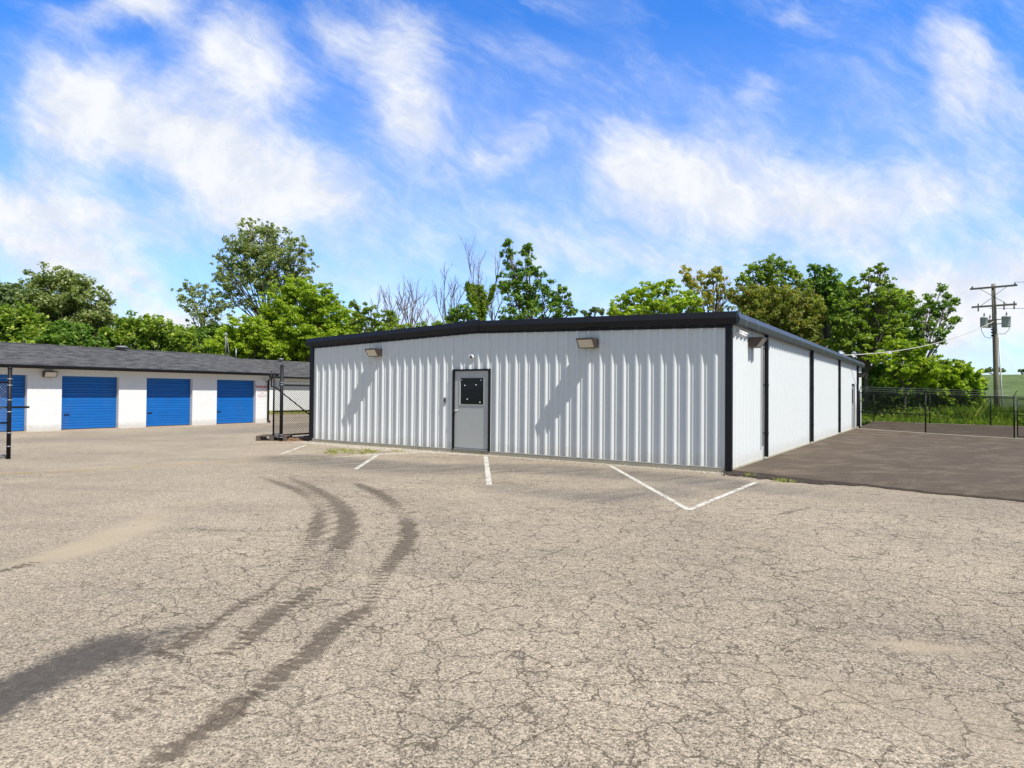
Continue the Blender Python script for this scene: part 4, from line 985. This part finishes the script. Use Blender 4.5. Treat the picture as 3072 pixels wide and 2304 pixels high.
# lines
def cable(name, p0, p1, sag, r, mat, label):
    mid = (p0+p1)/2; pts = []
    for i in range(17):
        f_ = i/16; p = p0.lerp(p1, f_); p.z -= sag*4*f_*(1-f_); pts.append(p)
    e_ = MB().tube(pts, r, 6).build(name, mat); setp(e_, label=label, cat='cable'); return e_
att = base+atp(6.9)
cable('service_cable', W(17.5, .35, HE+.30), att, .55, .022, M['cable'], 'pale sagging service cable from the roof edge to the utility pole')
rt = base+up+ad*1.15+Vector((0, 0, .2)); lf = base+up-ad*1.15+Vector((0, 0, .2))
cable('power_line', rt, rt+Vector((42, -24, 2.5)), 1.2, .012, M['darkcable'], 'thin dark power line leaving the right end of the upper crossarm')
cable('power_line', lf+Vector((.7, -.6, -1.6)), lf+Vector((42, -26, -.5)), 1.2, .012, M['darkcable'], 'thin dark power line leaving the lower crossarm to the right')

# ------------------------------------------------------------------ vegetation
TOT = []
def leaves_obj(name, cen, nrm_bias, size, mat, parent=None, tint=None, asp=1.5, **k):
    """cen Nx3; every leaf a folded rhomb"""
    N = len(cen); TOT.append(N); n = rng.standard_normal((N, 3)); n /= np.linalg.norm(n, axis=1)[:, None]; n = n*.75 + nrm_bias; n /= np.linalg.norm(n, axis=1)[:, None]+1e-9
    r_ = rng.standard_normal((N, 3)); a = np.cross(n, r_); a /= np.linalg.norm(a, axis=1)[:, None]+1e-9; c_ = np.cross(n, a)
    sz = size*rng.uniform(.6, 1.35, N)[:, None]
    v = np.stack([cen-a*sz*asp*.5, cen+c_*sz*.42-n*sz*.1, cen+a*sz*asp*.5, cen-c_*sz*.42-n*sz*.1], 1).reshape(-1, 3)
    me = bpy.data.meshes.new(name); me.vertices.add(4*N); me.vertices.foreach_set('co', v.astype(np.float32).ravel())
    me.loops.add(4*N); me.loops.foreach_set('vertex_index', np.arange(4*N, dtype=np.int32)); me.polygons.add(N)
    me.polygons.foreach_set('loop_start', np.arange(0, 4*N, 4, dtype=np.int32)); me.polygons.foreach_set('loop_total', np.full(N, 4, dtype=np.int32)); me.update(calc_edges=True)
    if tint is None: tint = rng.random((N, 3))
    t4 = np.ones((N, 4)); t4[:, :3] = tint; at = me.attributes.new('tint', 'FLOAT_COLOR', 'POINT'); at.data.foreach_set('color', np.repeat(t4, 4, 0).astype(np.float32).ravel())
    me.materials.append(mat); o = bpy.data.objects.new(name, me); COL.objects.link(o)
    if parent is not None: o.parent = parent
    return setp(o, **k)

def tree(clumps, depth, kind, label, base=None, size=.2, dens=1.0, barkm='bark', name='tree', cat='tree', group=None, puff=.30, flat=.75, dspread=.5, trunk_r=.16, limbs=True, wisp=0, loose=1.0, ground=-.1):
    """clumps: (xd, yd, rd[, squash]) in the reduced photograph at this depth"""
    C = []
    for q in clumps:
        dz = depth + random.uniform(-1, 1)*dspread
        c = D(q[0], q[1], dz); r = q[2]/1380.3*dz; C.append((c, r, q[3] if len(q) > 3 else 1.0))
    bx = base if base is not None else sum(q[0] for q in clumps)/len(clumps)
    b0 = D(bx, 800, depth); root = Vector((b0.x, depth, ground))
    e = empty(name, root, 0, label=label, cat=cat, group=group)
    cen = []; bias = []; tint = []
    for c, r, sq in C:
        npf = max(8, int(40*dens*(r/1.5)**1.7*(0.3/puff)**1.2)+4); cv = np.array(c)
        clump_t = rng.uniform(.25, .75)
        for _ in range(npf):
            d_ = rng.standard_normal(3); d_ /= np.linalg.norm(d_); d_[2] = d_[2]*.9+.1
            rad = r*(rng.uniform(.25, 1.0)**.5); pr = r*puff*rng.uniform(.55, 1.3)
            if wisp and rng.random() < wisp: rad = r*rng.uniform(1.0, 1.35); pr *= .55
            pc = cv + d_*rad*np.array([1, 1, sq*.95]); pr = min(max(pr, .22), .95)
            nl = int(38*(pr/.45)**1.7*(.2/size)**1.5*loose*rng.uniform(.7, 1.3))+5
            off = rng.standard_normal((nl, 3)); off /= np.linalg.norm(off, axis=1)[:, None]+1e-9; off *= (rng.random((nl, 1))**.42)*pr; off[:, 2] *= flat
            cen.append(pc+off); up_ = off/(pr+1e-6)*.5 + d_*.25 + np.array([0, 0, .4]); bias.append(up_)
            t = rng.random((nl, 3)); t[:, 0] = np.clip(clump_t + rng.uniform(-.3, .3) + .25*rng.standard_normal(nl), 0, 1); tint.append(t)
    cen = np.concatenate(cen); bias = np.concatenate(bias); tint = np.concatenate(tint)
    ok = cen[:, 2] > ground+.05; cen, bias, tint = cen[ok], bias[ok], tint[ok]
    leaves_obj('crown', cen-np.array(root), bias, size, LM[kind], e, tint)
    if limbs:
        mb = MB(); tops = sorted(C, key=lambda q: -q[0].z); hgt = max(c.z for c, _, _ in C)
        cx = sum(c.x*r for c, r, _ in C)/sum(r for _, r, _ in C); fork = Vector((root.x*.5+cx*.5, depth, ground+(min(c.z for c, _, _ in C)-ground)*.75+.2))
        tr2 = [root-root, (fork-root)*.5+Vector((random.uniform(-.1, .1), 0, 0)), fork-root]
        mb.tube([tr2[0]-Vector((0, 0, .2)), tr2[1], tr2[2]], [trunk_r*1.25, trunk_r, trunk_r*.8], 9)
        tk = mb.build('trunk', M[barkm], e)
        mb = MB()
        for c, r, _ in C:
            st = fork.lerp(root, random.uniform(0, .15)); m1 = st.lerp(c, .5)+Vector((random.uniform(-.3, .3), random.uniform(-.2, .2), random.uniform(-.1, .4)))
            mb.tube([st-root, m1-root, c-root], [trunk_r*.55, trunk_r*.35, trunk_r*.12], 6)
            for _ in range(5):
                d_ = Vector((random.gauss(0, 1), random.gauss(0, 1), random.gauss(.5, .8))).normalized()
                st2 = m1.lerp(c, random.random()); mb.tube([st2-root, st2.lerp(c+d_*r*.9, .5)-root+Vector((0, 0, .1)), c+d_*r*.9-root], [trunk_r*.22, trunk_r*.13, .012], 5)
        mb.build('limbs', M[barkm], e)
    return e

def bare_tree(xb, yb, top, spread, depth, label, seed, vine=False, n=5):
    rd = random.Random(seed); b0 = D(xb, yb, depth); root = Vector((b0.x, depth, -.1))
    e = empty('bare_tree', root, 0, label=label, cat='tree', group='leafless trees behind the metal building')
    mb = MB(); fork = b0-root
    tt = D(xb, top, depth)-root; w_ = spread/1380*depth*1.6; vp = []
    mb.tube([(0, 0, -.2), fork*.5, fork], [.12, .10, .085], 8); mb.build('trunk', M['deadbark'], e)
    mb = MB()
    def br(p, d, L, r, lv):
        pts = [p]; q = p.copy(); dd = d.copy(); m_ = 4
        for i in range(m_):
            dd = (dd + Vector((rd.gauss(0, .11), rd.gauss(0, .11), rd.gauss(.07, .06)))).normalized(); q = q+dd*L/m_; pts.append(q.copy())
        mb.tube(pts, [r*(1-.72*i/m_) for i in range(m_+1)], 5, cap=False)
        if vine and lv < 2: 
            for i in range(m_): vp.extend([pts[i].lerp(pts[i+1], j/9) for j in range(9)])
        if lv < 3:
            for i in range(3 if lv else 5):
                at = pts[1+ (i % (m_))] if i < m_ else pts[-1]; sd_ = (dd + Vector((rd.uniform(-1, 1)*.62, rd.uniform(-.5, .5), rd.uniform(.0, .4)))).normalized()
                br(at, sd_, L*rd.uniform(.42, .62), r*.5, lv+1)
    H = (tt.z-fork.z)
    for i in range(n):
        a = (-1+2*i/(n-1))*w_/2 if n > 1 else 0
        d_ = Vector((a+rd.uniform(-.2, .2), rd.uniform(-.5, .5), H)).normalized(); br(fork*rd.uniform(.85, 1), d_, H*rd.uniform(.62, .85), .075, 0)
    mb.build('limbs', M['deadbark'], e)
    if vine:
        pts = np.array([list(p) for p in vp if p.z < fork.z+H*.62] + [list(fork*(j/40)) for j in range(41)]); pts = np.repeat(pts, 11, 0); pts = pts + rng.standard_normal(pts.shape)*.10
        leaves_obj('vine', pts, np.zeros(pts.shape)+np.array([0, 0, .3]), .15, LM['mid'], e)
    return e

# left group, behind the storage building
tree([(20,655,38),(45,640,34),(0,690,50),(60,690,42),(-40,660,55)], 62, 'far', 'grey green tree at the far left edge behind the storage roof', size=.26, dens=1.2)
tree([(120,640,55),(90,622,32),(150,612,34),(175,630,38),(205,655,36),(190,700,52),(140,700,60),(80,680,45),(228,690,20),(115,603,20),(60,720,50),(165,745,55)], 52, 'grey', 'broad grey green tree behind the left end of the storage roof', size=.18, dens=1.0, wisp=.2)
tree([(35,690,42,.8),(65,700,34),(0,700,40),(20,735,50),(80,745,40),(-30,720,40)], 44, 'mid', 'rounded yellow green tree above the left roof edge', size=.2, dens=1.3)
tree([(20,752,26,.6),(60,755,26,.6),(100,760,22,.6),(-20,750,30,.6)], 41, 'bright', 'lime green bush peeking over the roof at far left', name='bush', cat='bush', size=.16, dens=1.5, trunk_r=.05)
tree([(150,735,42),(190,745,38),(120,750,40),(170,770,45),(130,720,26)], 43, 'green', 'dark green bushy tree between the lime bush and the roof vent', size=.18, dens=1.4)
tree([(262,715,34),(300,705,32),(335,712,34),(365,730,32),(395,740,26),(240,730,28),(290,745,40),(350,758,40),(400,765,32),(320,698,20),(420,755,20)], 46, 'mid', 'low yellow green tree mass over the middle of the storage roof', size=.19, dens=1.4)
tree([(415,640,30),(445,630,26),(400,660,20),(440,665,30),(470,650,22),(460,690,26),(425,690,20),(405,620,12),(480,680,24)], 68, 'grey', 'small airy grey tree left of the tallest tree', base=450, size=.19, dens=.45, wisp=.35, loose=.75, trunk_r=.14)
tree([(540,500,26),(575,495,18),(520,530,34),(560,530,40),(600,520,30),(640,535,26),(500,560,32),(545,575,44),(590,570,42),(640,570,34),(660,555,20),(480,590,26),(515,610,36),(560,610,38),(610,605,36),(655,600,26),(540,480,12),(580,488,10),(652,520,12),(665,590,12),(475,555,14),(470,600,14),(500,650,26),(535,655,26),(640,640,24),(480,630,20)], 70, 'grey', 'tallest tree, a tall grey green cottonwood behind the storage building', base=590, size=.19, dens=.50, wisp=.3, loose=.8, trunk_r=.22, puff=.32, barkm='palebark')
tree([(610,640,34),(640,625,30),(680,640,34),(715,650,24),(600,670,34),(650,670,44),(700,680,44),(740,700,36),(640,715,50),(700,730,50),(755,720,28),(590,705,34),(730,740,38),(705,625,14),(770,705,16),(625,605,12),(660,750,40)], 66, 'bright', 'big bright yellow green tree left of the metal building roof', base=668, barkm='palebark', size=.17, dens=1.15, wisp=.2, flat=.5, trunk_r=.17)
tree([(520,705,28),(550,715,32),(500,730,34),(540,745,38),(480,750,32),(575,750,30),(600,760,30)], 64, 'bright', 'lower yellow green tree beside the weatherhead mast', base=560, size=.17, dens=1.3, flat=.55)
tree([(470,725,30),(450,745,34),(510,760,36),(560,770,40),(620,775,40),(660,770,36),(700,770,40)], 68, 'green', 'dark green undergrowth tree behind the mast', size=.19, dens=1.5)
tree([(780,680,18),(800,670,14),(820,685,20),(790,700,26),(830,705,22),(850,700,14),(765,690,16),(810,715,22),(765,660,8),(845,680,10)], 52, 'mid', 'small loose tree at the left rise of the black roof trim', size=.18, dens=1.0, wisp=.25)
tree([(880,708,12),(910,705,10),(935,708,10),(860,712,14),(950,702,10)], 50, 'mid', 'low scrub just above the roof trim under bare branches', name='bush', cat='bush', size=.16, dens=1.1, trunk_r=.05)
tree([(1000,670,18),(985,680,16),(1015,685,14),(1000,692,20),(972,690,12),(1020,670,8)], 51, 'green', 'small round green tree left of the ridge cap', size=.17, dens=1.4)
bare_tree(850,715,622,62,54,'leftmost leafless tree of the row, its limbs spread wide to the left',1)
bare_tree(888,712,605,44,55,'slender leafless tree second from the left in the row',2)
bare_tree(918,712,660,58,53,'lowest leafless tree, with long limbs leaning right',3,n=4)
bare_tree(968,706,598,58,55,'leafless tree just left of the small round green tree',4)
bare_tree(1042,700,566,52,52,'leafless tree wrapped in green vine beside the tall green tree',5,vine=True,n=4)
bare_tree(1064,700,610,24,55,'thin small leafless tree touching the tall green tree',6,n=3)
tree([(1098,540,14),(1105,565,20),(1140,548,16),(1135,575,22),(1100,600,26),(1140,610,30),(1165,590,18),(1180,625,22),(1110,640,32),(1155,650,34),(1200,650,22),(1220,650,20),(1228,668,16),(1195,680,26),(1100,680,26),(1150,690,34),(1098,525,8),(1140,533,8),(1215,625,10),(1090,620,14),(1240,672,8)], 52, 'green', 'tall pointed green tree right of the ridge cap', base=1150, size=.18, dens=.85, wisp=.22, puff=.36)
tree([(1262,676,6),(1285,672,9),(1303,674,8),(1270,684,9),(1325,682,10)], 60, 'far', 'tiny distant tree tops just above the black roof trim', size=.2, dens=1.2)
# right group
tree([(1340,655,22,.7),(1365,640,22,.7),(1400,632,28,.8),(1435,625,24,.8),(1470,645,26,.7),(1500,655,18,.7),(1400,665,34,.7),(1450,665,36,.7),(1350,675,24,.7),(1320,672,12,.7),(1500,675,22,.7),(1448,612,10)], 44, 'bright', 'low bright green tree left of the yellowing tree', size=.15, dens=2.0, flat=.5, wisp=.12)
tree([(1480,590,13),(1510,600,20),(1540,595,18),(1565,608,16),(1500,625,20),(1540,630,28),(1570,640,22),(1485,605,10),(1520,655,24),(1560,665,26),(1550,585,8)], 48, 'yellow', 'yellowing loose tree between the bright green and olive trees', size=.16, dens=.65, wisp=.25)
tree([(1640,590,26),(1670,575,24),(1700,590,24),(1610,610,22),(1650,615,34),(1700,620,32),(1730,610,20),(1665,560,10),(1720,590,10),(1630,580,12)], 50, 'mid', 'high olive green tree behind the building corner', size=.15, dens=1.3, wisp=.25)
tree([(1600,640,30),(1640,650,36),(1690,650,38),(1730,655,34),(1650,690,40),(1700,700,40),(1740,700,34),(1610,680,30),(1760,680,26),(1690,740,40),(1740,740,36)], 46, 'brown', 'rusty olive tree just above the building corner', size=.14, dens=1.6, wisp=.1)
tree([(1770,590,24),(1790,610,28),(1760,620,26),(1810,640,30),(1780,655,34),(1760,585,10),(1800,620,26),(1750,650,26),(1820,670,28),(1790,690,30)], 50, 'green', 'green tree top between the olive tree and the big shade tree', size=.18, dens=1.3, wisp=.15)
tree([(1840,620,24,.8),(1880,595,26,.8),(1910,610,24,.8),(1860,650,34,.7),(1920,650,28,.7),(1830,665,32,.7),(1890,685,38,.7),(1940,690,20,.7),(1820,705,36,.7),(1870,725,36,.7),(1930,720,26,.7),(1800,740,30,.7),(1850,765,34,.7),(1905,580,12),(1940,640,14),(1850,640,26,.7),(1900,645,30,.7),(1885,665,30,.7),(1850,690,34,.7),(1905,705,34,.7),(1840,740,34,.7),(1890,745,34,.7),(1925,745,28,.7)], 44, 'mid', 'big layered green shade tree at the far end of the building', base=1868, size=.15, dens=.85, flat=.42, wisp=.2, puff=.27, trunk_r=.15)
tree([(1800,780,34),(1840,800,34),(1780,820,30),(1880,790,34),(1850,830,36),(1910,815,32)], 46, 'green', 'dark green growth behind the far end of the building', base=1895, size=.16, dens=1.2, trunk_r=.12)
tree([(1985,660,18),(2010,640,10),(2035,622,9),(2000,690,24),(2030,675,16),(2055,665,10),(1975,700,28),(2020,715,22),(1985,740,26),(1955,730,24),(2050,700,10),(2065,690,6),(2020,655,9),(2045,640,5),(2060,650,5),(1960,765,26),(1990,715,22),(2005,665,16),(1995,700,20),(2040,660,10),(1970,760,26),(2010,740,20)], 44.5, 'green', 'sparse dark green tree with long branches reaching right', base=1975, size=.15, dens=1.05, wisp=.45, loose=.8, puff=.36, trunk_r=.1)
tree([(1930,745,26,.7),(1970,755,30,.7),(2000,775,26,.7),(1900,770,26,.7),(1950,790,32,.7),(2010,800,26,.7),(1985,820,30,.7),(1930,820,30,.7),(2040,785,14,.7),(1960,770,30,.7),(1975,800,30,.7),(1940,800,30,.7),(2000,790,26,.7)], 42.5, 'bright', 'small bright yellow green tree in front of the shade tree', base=1948, size=.14, dens=1.3, flat=.45, wisp=.25, trunk_r=.08)
tree([(2040,800,24),(2070,795,24),(2095,810,24),(2050,825,28),(2090,840,26),(2115,830,14),(2060,855,30),(2030,845,24),(2100,865,22),(2070,815,28),(2080,840,30),(2060,835,30),(2110,850,16)], 44, 'bright', 'rounded leafy bush left of the utility pole', name='bush', cat='bush', size=.2, dens=1.35, trunk_r=.07)
tree([(1880,850,22,.8),(1920,855,26,.8),(1960,862,26,.8),(2000,860,24,.8),(2035,870,24,.8),(1890,878,20,.7),(2070,878,22,.7),(1940,885,18,.6),(2105,885,18,.6)], 45, 'green', 'dark undergrowth beneath the trees behind the far fence', name='bush', cat='bush', size=.15, dens=1.6, trunk_r=.05)
tree([(2138,799,6,.8),(2152,796,7,.8),(2160,799,6,.8),(2166,800,4,.8),(2130,801,5,.8)], 150, 'far', 'distant dark trees on the hilltop beside the pole', size=.5, dens=.8, ground=4, trunk_r=.3)
tree([(2205,801,4,.8),(2212,800,5,.8)], 160, 'far', 'distant tree on the hilltop at the right edge', size=.5, dens=.8, ground=5, trunk_r=.3)
# filler woods behind so no bare gap shows
def woods(x0, x1, ytop, depth, kind, label, n, seed):
    rd = random.Random(seed); cl = []
    for i in range(n): 
        x = x0+(x1-x0)*(i+.5)/n+rd.uniform(-8, 8); cl.append((x, ytop+rd.uniform(-6, 22), rd.uniform(26, 40)))
        cl.append((x+rd.uniform(-12, 12), ytop+62, 44))
    return tree(cl, depth, kind, label, size=.26, dens=.9, limbs=False, dspread=2)
woods(-60, 420, 730, 75, 'mid', 'distant green wood closing the view behind the storage roof', 12, 3)
woods(420, 860, 738, 80, 'green', 'distant green wood behind the tallest tree', 11, 4)
woods(1780, 2110, 815, 62, 'green', 'distant green wood behind the far fence', 9, 5)
woods(1600, 1960, 650, 58, 'mid', 'soft green wood closing the gaps behind the big shade tree', 11, 9)
woods(1560, 1790, 735, 60, 'mid', 'distant green wood behind the building corner', 6, 6)

# grasses: blades
def blades(name, pts, hgt, mat, wdt=.012, lean=.4, **k):
    N = len(pts); pts = np.array(pts); h = hgt*rng.uniform(.5, 1.25, N); a = rng.uniform(0, 6.283, N); l = rng.uniform(.1, 1, N)*lean*h
    wx, wy = np.cos(a+1.57)*wdt, np.sin(a+1.57)*wdt; dx, dy = np.cos(a)*l, np.sin(a)*l
    z = np.zeros(N)
    v = np.stack([pts-np.stack([wx, wy, z], 1), pts+np.stack([wx, wy, z], 1), pts+np.stack([dx*.35+wx*.7, dy*.35+wy*.7, h*.6], 1), pts+np.stack([dx, dy, h], 1)], 1).reshape(-1, 3)
    me = bpy.data.meshes.new(name); me.vertices.add(4*N); me.vertices.foreach_set('co', v.astype(np.float32).ravel())
    me.loops.add(4*N); me.loops.foreach_set('vertex_index', np.arange(4*N, dtype=np.int32)); me.polygons.add(N)
    me.polygons.foreach_set('loop_start', np.arange(0, 4*N, 4, dtype=np.int32)); me.polygons.foreach_set('loop_total', np.full(N, 4, dtype=np.int32)); me.update(calc_edges=True)
    t4 = np.ones((N, 4)); t4[:, :3] = rng.random((N, 3)); at = me.attributes.new('tint', 'FLOAT_COLOR', 'POINT'); at.data.foreach_set('color', np.repeat(t4, 4, 0).astype(np.float32).ravel())
    me.materials.append(mat); o = bpy.data.objects.new(name, me); COL.objects.link(o); return setp(o, **k)
pts = []
for _ in range(26000):
    s_ = 33.4+abs(random.gauss(0, 1.8)); d_ = random.uniform(-8, 30); p = W(s_, -d_, -.12); pts.append(tuple(p))
blades('grass', pts, .42, LM['grass'], .02, .7, label='bright green grass along the far fence', cat='grass', kind='stuff')
pts = []
cl = [(random.uniform(3, 30), random.uniform(34.5, 39)) for _ in range(120)]
for _ in range(5200):
    d_, s_ = random.choice(cl); p = W(s_+random.gauss(0, .35), -d_+random.gauss(0, .35), -.12); pts.append(tuple(p))
blades('tall_weeds', pts, 1.15, LM['mid'], .022, .8, label='tall arching weeds around the base of the utility pole', cat='weeds', kind='stuff')
cw = []
for _ in range(520):
    d_, s_ = random.uniform(-4, 30), random.uniform(34.3, 40); hh = random.uniform(.2, .9); c = np.array(W(s_, -d_, hh*.6)); cw.append(c+rng.standard_normal((70, 3))*np.array([.35, .35, hh*.35]))
cw = np.concatenate(cw); cw = cw[cw[:, 2] > -.1]
leaves_obj('weeds', cw, np.zeros(cw.shape)+np.array([0, 0, .6]), .12, LM['mid'], label='leafy green weeds between the far fence and the trees', cat='weeds', kind='stuff')
# tufts in the lot
def tuft(xd, yd, n, hgt, spr, label, mat='grass', z=0):
    c = GD(xd, yd, z); pts = [(c.x+random.gauss(0, spr), c.y+random.gauss(0, spr*.7), z) for _ in range(n)]
    blades('grass_tuft', pts, hgt, LM[mat], .006, .9, label=label, cat='grass', group='grass tufts at the paving edge')
tuft(1618, 1030, 50, .075, .05, 'small green tuft nearest the corner of the metal building', 'dry'); tuft(1690, 1041, 50, .075, .06, 'yellowish tuft at the end of the broken asphalt edge', 'dry'); tuft(1713, 1042, 32, .06, .05, 'rightmost small tuft at the broken asphalt edge', 'dry')
pts = []
gc = [(random.uniform(700, 815), random.gauss(976, 3)) for _ in range(46)]
for _ in range(2300):
    q = random.choice(gc); x = q[0]+random.gauss(0, 3.5); y = q[1]+random.gauss(0, .8); c = GD(x, y); pts.append((c.x, c.y, 0))
for _ in range(160):
    c = GD(random.gauss(858, 9), 975+random.gauss(0, 1.2)); pts.append((c.x, c.y, 0))
for _ in range(200):
    c = GD(random.gauss(1040, 8), 981+random.gauss(0, 1)); pts.append((c.x, c.y, 0))
for _ in range(160):
    c = GD(random.uniform(600, 700), 992+random.gauss(0, 2)); pts.append((c.x, c.y, 0))
blades('grass_patch', pts[::2], .045, LM['dry'], .006, .9, label='thin yellow green grass growing in the gravel by the front wall', cat='grass', kind='stuff')
pts = [tuple(W(random.uniform(14, 40), T2-.3-abs(random.gauss(0, .8)), 0)) for _ in range(9000)]
blades('grass_strip', pts, .25, LM['dry'], .02, .7, label='green strip of grass at the foot of the farther storage building', cat='grass', kind='stuff')

print('leaves', sum(TOT))
